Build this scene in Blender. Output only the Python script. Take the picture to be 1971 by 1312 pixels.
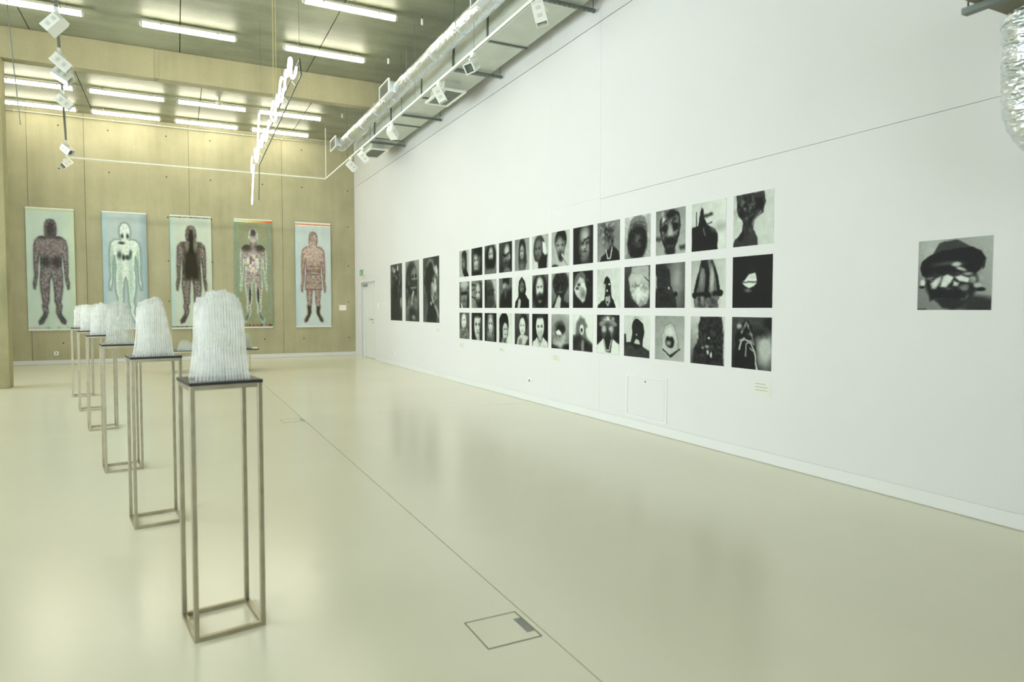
import bpy, bmesh, math, random
import numpy as np
from mathutils import Vector, Matrix, Euler

# ------------------------------------------------------------------ camera, sky, exposure
scene = bpy.context.scene
for o in list(bpy.data.objects):
    bpy.data.objects.remove(o)
col = scene.collection

cam_data = bpy.data.cameras.new('camera')
cam_data.sensor_width = 36.0
cam_data.lens = 23.48
cam_data.shift_y = -(656.0 - 645.0) / 1971.0
cam_data.dof.use_dof = True
cam_data.dof.focus_distance = 9.0
cam_data.dof.aperture_fstop = 2.2
cam = bpy.data.objects.new('camera', cam_data)
col.objects.link(cam)
_f = Vector((0.448, 0.893, -0.0408)).normalized()
cam.location = (0, 0, 1.45)
cam.rotation_euler = _f.to_track_quat('-Z', 'Y').to_euler()
scene.camera = cam

world = bpy.data.worlds.new('overcast_sky')
scene.world = world
world.use_nodes = True
wn = world.node_tree.nodes['Background']
wn.inputs['Color'].default_value = (0.95, 0.965, 1.0, 1)
wn.inputs['Strength'].default_value = 6.2

scene.view_settings.view_transform = 'Standard'
scene.view_settings.look = 'None'
scene.view_settings.gamma = 1.0
scene.view_settings.use_curve_mapping = False
scene.view_settings.exposure = 0.30
scene.cycles.transparent_max_bounces = 32
scene.cycles.diffuse_bounces = 5
scene.cycles.glossy_bounces = 3
scene.cycles.use_adaptive_sampling = True
scene.cycles.adaptive_threshold = 0.08
scene.cycles.adaptive_min_samples = 12
scene.cycles.max_bounces = 12

TUBE_STRENGTH = 22.0
TUBE_COLOR = (1.0, 0.95, 0.76)

XW, YB, ZC = 4.9, 20.5, 6.45        # right wall, back wall, ceiling
XL, YF = -6.6, -5.0                 # left glazed wall, wall behind the camera
R = random.Random(7)

# daylight enters through the glazing on the left and a window added behind the camera: portals guide the sky light there
for (cx_, cy_, w_, d_) in [(XL + .12, 4.75, 5.1, (1, 0, 0)), (XL + .12, 10.05, 5.1, (1, 0, 0)), (XL + .12, 15.35, 5.1, (1, 0, 0)),
                          (-2.7, YF + .12, 7.0, (0, 1, 0))]:
    ld = bpy.data.lights.new('window_portal', 'AREA')
    ld.shape = 'RECTANGLE'
    ld.size = w_
    ld.size_y = 4.9
    ld.cycles.is_portal = True
    lo = bpy.data.objects.new('window_portal', ld)
    lo.location = (cx_, cy_, 2.75)
    lo.rotation_euler = Vector(d_).to_track_quat('-Z', 'Y').to_euler()
    col.objects.link(lo)

# ------------------------------------------------------------------ helpers
def lin(c):
    return tuple((x / 12.92 if x <= 0.04045 else ((x + 0.055) / 1.055) ** 2.4) for x in c)

def rgb(r, g, b):
    return lin((r / 255, g / 255, b / 255)) + (1.0,)

def tag(o, label=None, cat=None, group=None, kind=None):
    if label: o['label'] = label
    if cat: o['category'] = cat
    if group: o['group'] = group
    if kind: o['kind'] = kind
    return o

def empty(name, loc=(0, 0, 0), rz=0.0, label=None, cat=None, group=None, kind=None):
    o = bpy.data.objects.new(name, None)
    o.empty_display_size = 0.1
    o.location = loc
    o.rotation_euler = (0, 0, rz)
    col.objects.link(o)
    return tag(o, label, cat, group, kind)

def copy_tree(o, parent=None):
    c = o.copy()
    col.objects.link(c)
    c.parent = parent
    for ch in [x for x in bpy.data.objects if x.parent == o]:
        copy_tree(ch, c)
    return c

class MB:
    def __init__(self):
        self.v, self.f, self.m = [], [], []
    def face(self, pts, mi=0):
        n = len(self.v)
        self.v += [tuple(p) for p in pts]
        self.f.append(tuple(range(n, n + len(pts))))
        self.m.append(mi)
        return self
    def box(self, a, b, mi=0):
        x0, y0, z0 = [min(p, q) for p, q in zip(a, b)]
        x1, y1, z1 = [max(p, q) for p, q in zip(a, b)]
        n = len(self.v)
        self.v += [(x0, y0, z0), (x1, y0, z0), (x1, y1, z0), (x0, y1, z0), (x0, y0, z1), (x1, y0, z1), (x1, y1, z1), (x0, y1, z1)]
        for q in ((0, 3, 2, 1), (4, 5, 6, 7), (0, 1, 5, 4), (1, 2, 6, 5), (2, 3, 7, 6), (3, 0, 4, 7)):
            self.f.append(tuple(n + k for k in q)); self.m.append(mi)
        return self
    def prism(self, poly, axis, a, b, mi=0, mi_side=None):
        # poly: points in the other two axes; extruded from a to b along axis
        def P(p, t):
            if axis == 'x': return (t, p[0], p[1])
            if axis == 'y': return (p[0], t, p[1])
            return (p[0], p[1], t)
        k = len(poly); n = len(self.v)
        self.v += [P(p, a) for p in poly] + [P(p, b) for p in poly]
        self.f.append(tuple(range(n, n + k))[::-1]); self.m.append(mi)
        self.f.append(tuple(range(n + k, n + 2 * k))); self.m.append(mi)
        for i in range(k):
            j = (i + 1) % k
            self.f.append((n + i, n + j, n + k + j, n + k + i)); self.m.append(mi if mi_side is None else mi_side)
        return self
    def tube(self, pts, r, seg=8, mi=0, closed=False):
        pts = [Vector(p) for p in pts]
        rs = r if isinstance(r, (list, tuple)) else [r] * len(pts)
        n0 = len(self.v); up = None
        for i, p in enumerate(pts):
            t = (pts[min(i + 1, len(pts) - 1)] - pts[max(i - 1, 0)]).normalized()
            if up is None:
                up = Vector((0, 0, 1)) if abs(t.z) < 0.9 else Vector((1, 0, 0))
            s = t.cross(up)
            if s.length < 1e-4: s = t.cross(Vector((0, 1, 0)))
            s.normalize(); up = s.cross(t).normalized()
            for k in range(seg):
                a = 2 * math.pi * (k + 0.5) / seg
                self.v.append(tuple(p + (s * math.cos(a) + up * math.sin(a)) * rs[i]))
        for i in range(len(pts) - 1):
            for k in range(seg):
                l = (k + 1) % seg
                self.f.append((n0 + i * seg + k, n0 + i * seg + l, n0 + (i + 1) * seg + l, n0 + (i + 1) * seg + k)); self.m.append(mi)
        self.f.append(tuple(n0 + k for k in range(seg))[::-1]); self.m.append(mi)
        e = n0 + (len(pts) - 1) * seg
        self.f.append(tuple(e + k for k in range(seg))); self.m.append(mi)
        return self
    def bar(self, a, b, w):
        return self.tube([a, b], w / math.sqrt(2), 4)
    def xform(self, M):
        self.v = [tuple(M @ Vector(p)) for p in self.v]
        return self
    def build(self, name, mats, parent=None, loc=(0, 0, 0), smooth=False, bevel=0.0):
        me = bpy.data.meshes.new(name)
        me.from_pydata(self.v, [], self.f)
        if not isinstance(mats, (list, tuple)): mats = [mats]
        for m in mats: me.materials.append(m)
        me.polygons.foreach_set('material_index', self.m)
        if smooth: me.polygons.foreach_set('use_smooth', [True] * len(self.f))
        bm = bmesh.new(); bm.from_mesh(me)
        bmesh.ops.recalc_face_normals(bm, faces=bm.faces)
        bm.to_mesh(me); bm.free()
        me.update()
        o = bpy.data.objects.new(name, me)
        o.location = loc
        col.objects.link(o)
        o.parent = parent
        if bevel:
            b = o.modifiers.new('bevel', 'BEVEL'); b.width = bevel; b.segments = 2; b.limit_method = 'ANGLE'
        return o

def box_obj(name, a, b, mat, parent=None, bevel=0.0):
    return MB().box(a, b).build(name, mat, parent, bevel=bevel)

# ------------------------------------------------------------------ materials
def new_mat(name):
    m = bpy.data.materials.new(name); m.use_nodes = True
    nt = m.node_tree
    return m, nt, nt.nodes['Principled BSDF'], nt.nodes['Material Output']

def plain(name, color, rough=0.5, metal=0.0, vary=0.06, scale=6.0, spec=0.5, bump=0.0, bscale=60.0):
    m, nt, b, out = new_mat(name)
    b.inputs['Roughness'].default_value = rough
    b.inputs['Metallic'].default_value = metal
    b.inputs['Specular IOR Level'].default_value = spec
    tc = nt.nodes.new('ShaderNodeTexCoord')
    nz = nt.nodes.new('ShaderNodeTexNoise'); nz.inputs['Scale'].default_value = scale; nz.inputs['Detail'].default_value = 4
    nt.links.new(tc.outputs['Object'], nz.inputs['Vector'])
    rp = nt.nodes.new('ShaderNodeValToRGB')
    rp.color_ramp.elements[0].position = 0.3; rp.color_ramp.elements[1].position = 0.7
    rp.color_ramp.elements[0].color = tuple(c * (1 - vary) for c in color[:3]) + (1,)
    rp.color_ramp.elements[1].color = tuple(min(1, c * (1 + vary)) for c in color[:3]) + (1,)
    nt.links.new(nz.outputs['Fac'], rp.inputs['Fac'])
    nt.links.new(rp.outputs['Color'], b.inputs['Base Color'])
    if bump:
        n2 = nt.nodes.new('ShaderNodeTexNoise'); n2.inputs['Scale'].default_value = bscale; n2.inputs['Detail'].default_value = 5
        nt.links.new(tc.outputs['Object'], n2.inputs['Vector'])
        bp = nt.nodes.new('ShaderNodeBump'); bp.inputs['Strength'].default_value = bump; bp.inputs['Distance'].default_value = 0.02
        nt.links.new(n2.outputs['Fac'], bp.inputs['Height'])
        nt.links.new(bp.outputs['Normal'], b.inputs['Normal'])
    return m

def concrete(name, c_dark, c_light, rough=0.75, spec=0.35, streak=(1.2, 1.2, 0.12)):
    m, nt, b, out = new_mat(name)
    b.inputs['Roughness'].default_value = rough
    b.inputs['Specular IOR Level'].default_value = spec
    tc = nt.nodes.new('ShaderNodeTexCoord')
    def noise(scale, mapscale, detail=6, rough_=0.6):
        mp = nt.nodes.new('ShaderNodeMapping'); mp.inputs['Scale'].default_value = mapscale
        nt.links.new(tc.outputs['Object'], mp.inputs['Vector'])
        n = nt.nodes.new('ShaderNodeTexNoise'); n.inputs['Scale'].default_value = scale
        n.inputs['Detail'].default_value = detail; n.inputs['Roughness'].default_value = rough_
        nt.links.new(mp.outputs['Vector'], n.inputs['Vector'])
        return n
    a = noise(0.9, (1, 1, 1)); s = noise(3.0, streak); g = noise(28, (1, 1, 1), 4)
    def mth(op, x, y):
        n = nt.nodes.new('ShaderNodeMath'); n.operation = op
        for i, q in enumerate((x, y)):
            if isinstance(q, (int, float)): n.inputs[i].default_value = q
            else: nt.links.new(q, n.inputs[i])
        return n.outputs[0]
    f = mth('ADD', mth('MULTIPLY', a.outputs['Fac'], 0.5), mth('MULTIPLY', s.outputs['Fac'], 0.35))
    f = mth('ADD', f, mth('MULTIPLY', g.outputs['Fac'], 0.15))
    rp = nt.nodes.new('ShaderNodeValToRGB')
    rp.color_ramp.elements[0].position = 0.36; rp.color_ramp.elements[1].position = 0.62
    rp.color_ramp.elements[0].color = c_dark; rp.color_ramp.elements[1].color = c_light
    nt.links.new(f, rp.inputs['Fac'])
    nt.links.new(rp.outputs['Color'], b.inputs['Base Color'])
    bp = nt.nodes.new('ShaderNodeBump'); bp.inputs['Strength'].default_value = 0.12; bp.inputs['Distance'].default_value = 0.01
    nt.links.new(g.outputs['Fac'], bp.inputs['Height'])
    nt.links.new(bp.outputs['Normal'], b.inputs['Normal'])
    return m

def emitter(name, color, strength):
    m, nt, b, out = new_mat(name)
    b.inputs['Base Color'].default_value = (0.9, 0.9, 0.88, 1)
    b.inputs['Emission Color'].default_value = tuple(color) + (1,)
    b.inputs['Emission Strength'].default_value = strength
    return m

def attr_print(name, rough=0.45, spec=0.35):
    m, nt, b, out = new_mat(name)
    at = nt.nodes.new('ShaderNodeAttribute'); at.attribute_name = 'ink'
    nt.links.new(at.outputs['Color'], b.inputs['Base Color'])
    b.inputs['Roughness'].default_value = rough
    b.inputs['Specular IOR Level'].default_value = spec
    return m

M_WALL = plain('white_painted_plaster', rgb(219, 219, 219), 0.7, vary=0.012, scale=0.7, spec=0.25)
M_TRIM = plain('white_painted_trim', rgb(222, 224, 223), 0.45, vary=0.01, scale=2)
M_FLOOR = plain('grey_green_epoxy', rgb(236, 232, 209), 0.21, vary=0.03, scale=0.45, spec=0.5, bump=0.012, bscale=5)
M_JOINT = plain('joint_filler', rgb(120, 120, 98), 0.8)
M_DARK = plain('dark_gap', rgb(52, 54, 46), 0.9)
M_BACK = concrete('board_cast_concrete', rgb(164, 160, 130), rgb(190, 185, 154))
M_BEAM = concrete('beam_concrete', rgb(158, 153, 122), rgb(180, 174, 142))
M_CEIL = concrete('smooth_ceiling_concrete', rgb(118, 122, 102), rgb(156, 158, 134), rough=0.5, spec=0.5, streak=(0.12, 1.2, 1.2))
M_COL = concrete('column_concrete', rgb(150, 146, 112), rgb(186, 178, 138))
M_STEEL = plain('brushed_steel_tube', rgb(172, 166, 146), 0.36, 1.0, vary=0.1, scale=14)
M_BLACK = plain('black_laminate', rgb(38, 40, 36), 0.16, vary=0.05)
M_BLACKEDGE = plain('black_edge', rgb(18, 19, 16), 0.55, vary=0.05)
M_WHITEMET = plain('white_powder_coat', rgb(236, 238, 230), 0.4, vary=0.02)
M_LAMPBODY = plain('pale_grey_lamp_housing', rgb(205, 206, 196), 0.45, vary=0.02)
M_VENT = plain('vent_grey', rgb(190, 192, 184), 0.5)
M_GREY = plain('grey_plastic', rgb(150, 152, 144), 0.5)
M_GALV = plain('galvanised_sheet', rgb(192, 196, 184), 0.5, 0.1, vary=0.06, scale=3)
M_DUCTDARK = plain('dark_grey_duct', rgb(118, 118, 96), 0.6, vary=0.05)  # one even dark tone over the whole branch duct
M_STRUT = plain('zinc_strut', rgb(120, 128, 122), 0.45, 0.8, vary=0.1, scale=9)
M_FOIL = plain('crinkled_aluminium_foil', rgb(228, 234, 238), 0.28, 1.0, vary=0.05, scale=8, bump=0.6, bscale=30)
M_LENS = plain('dark_lens_glass', rgb(88, 98, 94), 0.15, 0.0)
M_TUBE = emitter('lit_fluorescent_diffuser', TUBE_COLOR, TUBE_STRENGTH)
M_NEON = emitter('lit_white_neon', (0.86, 0.92, 1.0), 4.0)
M_CARD = plain('cream_card', rgb(226, 225, 208), 0.6, vary=0.01)
M_CAP = plain('pale_caption_card', rgb(219, 219, 211), 0.6, vary=0.01)
M_CARDW = plain('white_card', rgb(246, 246, 240), 0.6, vary=0.01)
M_TEXT = plain('card_print', rgb(165, 165, 150), 0.7)
M_PRINT = attr_print('printed_photo', 0.5, 0.2)
M_BANNER = attr_print('printed_banner', 0.6, 0.2)
M_GREEN = plain('green_sign_face', rgb(40, 150, 90), 0.4)
M_SIGNWHITE = plain('sign_pictogram_white', rgb(240, 250, 244), 0.4)
M_CABLE = plain('yellowed_cable', rgb(204, 194, 130), 0.5)
M_CABLEGREY = plain('grey_cable', rgb(150, 158, 150), 0.5)
M_PAPER = plain('print_edge_white', rgb(225, 228, 220), 0.6)

def sheet_mat(name, alpha, tint, gloss=0.02):
    # clear acrylic: mostly see-through, a milky share, a glossy skin
    m, nt, b, out = new_mat(name)
    nt.nodes.remove(b)
    tr = nt.nodes.new('ShaderNodeBsdfTransparent'); tr.inputs['Color'].default_value = (0.99, 0.995, 0.992, 1)
    df = nt.nodes.new('ShaderNodeBsdfDiffuse'); df.inputs['Color'].default_value = tint
    tl = nt.nodes.new('ShaderNodeBsdfTranslucent'); tl.inputs['Color'].default_value = tint
    gl = nt.nodes.new('ShaderNodeBsdfGlossy'); gl.inputs['Roughness'].default_value = 0.08
    tc = nt.nodes.new('ShaderNodeTexCoord')
    nz = nt.nodes.new('ShaderNodeTexNoise'); nz.inputs['Scale'].default_value = 14
    nt.links.new(tc.outputs['Object'], nz.inputs['Vector'])
    mr = nt.nodes.new('ShaderNodeMapRange')
    mr.inputs['From Min'].default_value = 0.3; mr.inputs['From Max'].default_value = 0.7
    mr.inputs['To Min'].default_value = alpha * 0.6; mr.inputs['To Max'].default_value = min(1, alpha * 1.4)
    nt.links.new(nz.outputs['Fac'], mr.inputs['Value'])
    mx = nt.nodes.new('ShaderNodeMixShader'); mx.inputs[0].default_value = 0.5
    nt.links.new(df.outputs[0], mx.inputs[1]); nt.links.new(tl.outputs[0], mx.inputs[2])
    m2 = nt.nodes.new('ShaderNodeMixShader')
    nt.links.new(mr.outputs[0], m2.inputs[0]); nt.links.new(tr.outputs[0], m2.inputs[1]); nt.links.new(mx.outputs[0], m2.inputs[2])
    m3 = nt.nodes.new('ShaderNodeMixShader'); m3.inputs[0].default_value = gloss
    nt.links.new(m2.outputs[0], m3.inputs[1]); nt.links.new(gl.outputs[0], m3.inputs[2])
    nt.links.new(m3.outputs[0], out.inputs['Surface'])
    return m
M_ACR = sheet_mat('clear_acrylic_face', 0.12, (0.985, 0.99, 0.99, 1), 0.01)
M_ACREDGE = sheet_mat('frosted_acrylic_edge', 0.97, (0.985, 0.99, 0.99, 1), 0.05)
M_ACRLOW = sheet_mat('clear_acrylic_face_thin', 0.02, (0.97, 0.985, 0.98, 1), 0.015)
M_ACREDGELOW = sheet_mat('clear_acrylic_edge_thin', 0.5, (0.985, 0.99, 0.99, 1), 0.12)

def glass_mat():
    m, nt, b, out = new_mat('window_glass'); nt.nodes.remove(b)
    tr = nt.nodes.new('ShaderNodeBsdfTransparent'); tr.inputs['Color'].default_value = (0.93, 0.97, 0.95, 1)
    gl = nt.nodes.new('ShaderNodeBsdfGlossy'); gl.inputs['Roughness'].default_value = 0.02
    fr = nt.nodes.new('ShaderNodeFresnel'); fr.inputs['IOR'].default_value = 1.45
    mx = nt.nodes.new('ShaderNodeMixShader')
    nt.links.new(fr.outputs[0], mx.inputs[0]); nt.links.new(tr.outputs[0], mx.inputs[1]); nt.links.new(gl.outputs[0], mx.inputs[2])
    nt.links.new(mx.outputs[0], out.inputs['Surface'])
    return m
M_GLASS = glass_mat()

# ------------------------------------------------------------------ the room
def struct(name, loc=(0, 0, 0)):
    return tag(empty(name, loc), kind='structure')

# floor: four epoxy fields with filled joints between them
floor = struct('floor')
box_obj('floor_base', (XL, YF, -0.12), (XW + 0.2, YB + 0.1, -0.006), M_JOINT, floor)
for (x0, x1) in ((XL, 1.4465), (1.4535, XW + 0.19)):
    for (y0, y1) in ((YF, 9.047), (9.053, YB)):
        box_obj('floor_field', (x0, y0, -0.05), (x1, y1, 0.0), M_FLOOR, floor)

# right wall: plasterboard fields with open joints
wr = struct('wall_right')
DY0, DY1, DZ = 18.16, 19.74, 2.2
MB().box((XW + 0.02, YF, 0), (XW + 0.3, DY0 - .02, ZC)).box((XW + 0.02, DY1 + .02, 0), (XW + 0.3, YB + .3, ZC)) \
    .box((XW + 0.02, DY0 - .02, DZ + .02), (XW + 0.3, DY1 + .02, ZC)).box((XW + 0.2, DY0 - .02, 0), (XW + 0.3, DY1 + .02, DZ + .02)).build('wall_core', M_DARK, wr)
g = 0.0012
for (y0, y1, z0, z1) in [
        (YF, 7.23 - g, 5.106, ZC), (7.23 + g, 8.49 - g, 5.106, ZC), (8.49 + g, YB, 5.106, ZC),
        (YF, 7.23 - g, 2.852, 5.095), (YF, 7.23 - g, 0, 2.8485),
        (7.23 + g, 8.485, 2.8705, 5.095), (7.23 + g, 8.485, 0, 2.8695),
        (8.486, DY0, 0, 5.095), (DY0, DY1, DZ, 5.095), (DY1, YB, 0, 5.095)]:
    box_obj('wall_panel', (XW, y0, z0), (XW + 0.035, y1, z1), M_WALL, wr)
# reveals of the door recess
MB().box((XW + 0.03, DY0 - 0.02, 0), (XW + 0.2, DY0, DZ)).box((XW + 0.03, DY1, 0), (XW + 0.2, DY1 + 0.02, DZ)) \
    .box((XW + 0.03, DY0, DZ), (XW + 0.2, DY1, DZ + 0.02)).build('door_reveal', M_TRIM, wr)

# back wall: cast concrete panels with open joints and tie holes
wb = struct('wall_back')
box_obj('wall_core', (XL - .3, YB + 0.02, 0), (XW + .019, YB + 0.3, ZC), M_DARK, wb)
xs = [XL, -4.5, -3.28, -2.065, 0.365, 2.80, XW]
for a, b in zip(xs, xs[1:]):
    box_obj('concrete_panel', (a + 0.004, YB, 0), (b - 0.004, YB + 0.06, ZC), M_BACK, wb)
hole = None
for hx in (-5.05, -3.95, -2.615, -1.52, -0.175, 0.915, 2.264, 3.36, 4.70):
    for hz in (0.547, 1.635, 2.73, 3.91, 4.995, 6.08):
        if hole is None:
            hole = MB()
            hole.prism([(0.018 * math.cos(k * math.pi / 5), 0.018 * math.sin(k * math.pi / 5)) for k in range(10)], 'y', -0.0015, 0.004)
            hole = hole.build('tie_hole', M_DARK, wb); h = hole
        else:
            h = hole.copy(); col.objects.link(h)
        h.location = (hx + R.uniform(-.008, .008), YB, hz)

# left glazed wall and the wall behind the camera
wl = struct('wall_left')
MB().box((XL - 0.3, YF, 0), (XL, YB, 0.3)).box((XL - 0.3, YF, 5.2), (XL, YB, ZC)).build('spandrel', M_COL, wl)
for (y0, y1) in ((YF, 2.2), (7.3, 7.5), (12.6, 12.8), (17.9, YB)):
    box_obj('pier', (XL - 0.3, y0, 0.3), (XL, y1, 5.2), M_COL, wl)
def window(name, loc, rz, hw):
    w = struct(name, loc); w.rotation_euler = (0, 0, rz)
    MB().box((-.04, -hw, 0), (.04, hw, .06)).box((-.04, -hw, 4.84), (.04, hw, 4.9)).box((-.04, -hw, .06), (.04, -hw + .06, 4.84)) \
        .box((-.04, hw - .06, .06), (.04, hw, 4.84)).build('window_frame', M_GREY, w)
    box_obj('transom', (-.04, -hw + .06, 2.9), (.04, hw - .06, 2.96), M_GREY, w)
    for k in (-1, 0, 1):
        if k < 1: box_obj('mullion', (-.04, (k + .5) * hw * .667 - .03, .06), (.04, (k + .5) * hw * .667 + .03, 4.84), M_GREY, w)
        for (z0, z1) in ((.06, 2.9), (2.96, 4.84)):
            yc = k * hw * .667
            box_obj('pane', (-.004, yc - hw * .333 + .03, z0), (.004, yc + hw * .333 - .03, z1), M_GLASS, w)
for i, (y0, y1) in enumerate([(2.2, 7.3), (7.5, 12.6), (12.8, 17.9)]):
    window('window_%d' % (i + 1), (XL - 0.1, (y0 + y1) / 2, 0.3), 0, (y1 - y0) / 2)
wf = struct('wall_front')
MB().box((XL - 0.3, YF - 0.2, 0), (-6.2, YF, ZC)).box((0.8, YF - 0.2, 0), (XW + 0.3, YF, ZC)).box((-6.2, YF - 0.2, 0), (0.8, YF, .3)) \
    .box((-6.2, YF - 0.2, 5.2), (0.8, YF, ZC)).build('plaster', M_WALL, wf)
window('window_4', (-2.7, YF - .1, .3), math.pi / 2, 3.5)  # unseen window, added and widened to brighten sculptures, banners and near floor

# ceiling: precast planks in two bays, beams between
ce = struct('ceiling')
box_obj('ceiling_core', (XL - 0.3, YF - 0.2, ZC + 0.03), (XW + 0.3, YB + 0.3, ZC + 0.15), M_DARK, ce)
for xs, y0, y1 in (([XL, -4.69, -2.275, 0.146, 2.555, XW], YF, 14.94), ([XL, -4.26, -1.83, 0.60, 3.03, XW], 14.94, YB)):
    for a, b in zip(xs, xs[1:]):
        box_obj('ceiling_plank', (a + 0.008, y0, ZC), (b - 0.008, y1, ZC + 0.03), M_CEIL, ce)
for i, y in enumerate((14.81, 5.1)):
    b = struct('trim_%d' % (i + 1))
    for a, c in ((XL, -0.30), (-0.22, 2.05), (2.055, XW - 0.001)):
        box_obj('beam_segment', (a, y, 5.89), (c, y + 0.26, ZC - 0.001), M_BEAM, b, bevel=0.008)
    box_obj('beam_core', (XL, y + 0.012, 5.9), (XW, y + 0.25, ZC - 0.002), M_BEAM, b)
tag(MB().box((-3.25, 14.79, 0), (-2.71, 15.09, 5.889)).build('concrete_column', M_COL, bevel=0.01),
    'board-marked concrete column carrying the beam at the left edge', 'column')

# baseboards
b = box_obj('baseboard_right', (XW - 0.014, YF, 0.006), (XW, DY0 - 0.03, 0.106), M_TRIM); tag(b, kind='structure')
b = box_obj('baseboard_back', (XL, YB - 0.014, 0.006), (XW - 0.001, YB, 0.116), M_TRIM); tag(b, kind='structure')

# door in the right wall
d = struct('door_1', (XW + 0.10, 0, 0))
for (y0, y1) in ((18.765, DY1 - 0.03), (DY0 + 0.03, 18.755)):
    box_obj('door_leaf', (0, y0, 0.008), (0.045, y1, DZ - 0.03), M_TRIM, d, bevel=0.003)
MB().box((-.02, DY0, 0), (.06, DY0 + .03, DZ)).box((-.02, DY1 - .03, 0), (.06, DY1, DZ)).box((-.02, DY0 + .03, DZ - .03), (.06, DY1 - .03, DZ)).build('door_frame', M_TRIM, d)
MB().tube([(-.005, 18.83, 1.12), (-.05, 18.83, 1.12), (-.055, 18.86, 1.12), (-.055, 19.0, 1.12)], 0.011, 8).build('door_handle', M_STEEL, d, smooth=True)
MB().prism([(18.83 + .026 * math.cos(k * .524), 1.12 + .026 * math.sin(k * .524)) for k in range(12)], 'x', -.008, 0).build('handle_rose', M_STEEL, d)
MB().prism([(18.83 + .024 * math.cos(k * .524), 1.03 + .024 * math.sin(k * .524)) for k in range(12)], 'x', -.008, 0).build('lock_rose', M_STEEL, d)
box_obj('door_closer', (-.06, DY1 - .34, DZ - .12), (0, DY1 - .06, DZ - .05), M_GREY, d)
fr = struct('trim_3')
box_obj('door_architrave', (XW - 0.012, DY0 - 0.05, DZ), (XW, DY1 + .03, DZ + 0.05), M_TRIM, fr)
box_obj('door_architrave', (XW - 0.012, DY0 - 0.05, 0), (XW, DY0, DZ), M_TRIM, fr)

# escape sign above the door
s = empty('exit_sign', (XW, 19.38, 2.48), label='green and white emergency exit sign on the wall above the white door', cat='exit sign')
box_obj('sign_housing', (-.075, -.19, -.09), (0, .19, .09), M_CARD, s, bevel=.006)
fc = box_obj('sign_face', (-.079, -.18, -.08), (-.075, .18, .08), M_GREEN, s)
pm = MB()
pm.prism([(.05 + .014 * math.cos(k), .045 + .014 * math.sin(k)) for k in np.arange(0, 6.28, .63)], 'x', -.081, -.079)
pm.prism([(.075, .03), (.035, .028), (.02, -.005), (.03, -.01), (.045, .01), (.05, -.02), (.03, -.06), (.045, -.065), (.07, -.02), (.095, -.05), (.105, -.04), (.075, 0)], 'x', -.081, -.079)
pm.prism([(-.02, .06), (-.14, .06), (-.14, -.065), (-.02, -.065), (-.02, -.055), (-.125, -.055), (-.125, .05), (-.02, .05)], 'x', -.081, -.079)
pm.build('pictogram', M_SIGNWHITE, s)

# wall plates, hatch, captions on the right wall
def plate(name, y, z, w, h, mat, label, cat, group=None, hole_mat=None):
    o = empty(name, (XW, y, z), label=label, cat=cat, group=group)
    box_obj('cover_plate', (-.009, -w / 2, -h / 2), (0, w / 2, h / 2), mat, o, bevel=.002)
    if hole_mat:
        box_obj('insert', (-.011, -w * .28, -h * .28), (-.009, w * .28, h * .28), hole_mat, o)
    return o
plate('light_switch', 17.86, 1.515, .09, .11, M_CARDW, 'narrow white light switch beside the door', 'switch', hole_mat=M_TRIM)
p = plate('light_switch', 17.26, 1.527, .26, .085, M_CARDW, 'wide white multi-gang switch left of the tall dark prints', 'switch')
for k in (-.085, 0, .085): box_obj('rocker', (-.012, k - .03, -.03), (-.009, k + .03, .03), M_TRIM, p)
plate('wall_socket', 16.39, .30, .085, .085, M_CARDW, 'small white socket low on the white wall under the tall dark prints', 'socket', hole_mat=M_GREY)
plate('wall_socket', 9.15, .32, .085, .085, M_CARDW, 'small white socket low on the white wall below the photo grid', 'socket', hole_mat=M_GREY)
h = empty('access_hatch', (XW, 6.27, 0.396), label='white square access hatch with lock low in the white wall', cat='hatch')
MB().box((-.008, -.384, -.254), (0, -.345, .254)).box((-.008, .345, -.254), (0, .384, .254)).box((-.008, -.345, .232), (0, .345, .254)) \
    .box((-.008, -.345, -.254), (0, .345, -.228)).build('hatch_frame', M_TRIM, h)
box_obj('hatch_door', (-.006, -.339, -.222), (0, .339, .226), M_WALL, h)
MB().prism([(.0 + .012 * math.cos(k * .63), .19 + .012 * math.sin(k * .63)) for k in range(10)], 'x', -.009, -.006).build('lock', M_STRUT, h)
def caption(y, z, w, hh, mat, label, lines):
    o = empty('caption_card', (XW, y, z), label=label, cat='label card', group='caption cards beside the prints')
    box_obj('card', (-.004, -w / 2, -hh / 2), (0, w / 2, hh / 2), mat, o)
    t = MB()
    for k in range(lines):
        zz = hh * (.32 - .2 * k)
        t.box((-.0045, w * .38, zz), (-.004, -w * (.2 if k == 0 else .34), zz + .006))
    t.build('print_lines', M_TEXT, o)
caption(4.53, .686, .21, .145, M_CAP, 'cream caption card under the right end of the photo grid', 3)
caption(8.34, .71, .20, .12, M_CAP, 'cream caption card under the seventh column of the photo grid', 3)
caption(10.15, .722, .20, .10, M_CAP, 'cream caption card under the fourth column of the photo grid', 2)
caption(11.94, .71, .20, .13, M_CAP, 'pale caption card under the left end of the photo grid', 3)
caption(13.23, .967, .19, .13, M_CAP, 'pale caption card below the rightmost tall dark print', 3)
o = empty('caption_card', (4.52, YB, 1.46), label='white caption card on the concrete wall right of the last banner', cat='label card', group='caption cards beside the prints')
box_obj('card', (-.105, -.005, -.08), (.105, 0, .08), M_CARDW, o)
o = empty('wall_socket', (-2.775, YB, .29), label='white wall socket low on the concrete wall under the first banner', cat='socket')
box_obj('cover_plate', (-.048, -.012, -.048), (.048, 0, .048), M_CARDW, o, bevel=.003)
MB().prism([(.024 * math.cos(k * .524), .024 * math.sin(k * .524)) for k in range(12)], 'y', -.013, -.012).build('insert', M_GREY, o)

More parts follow.
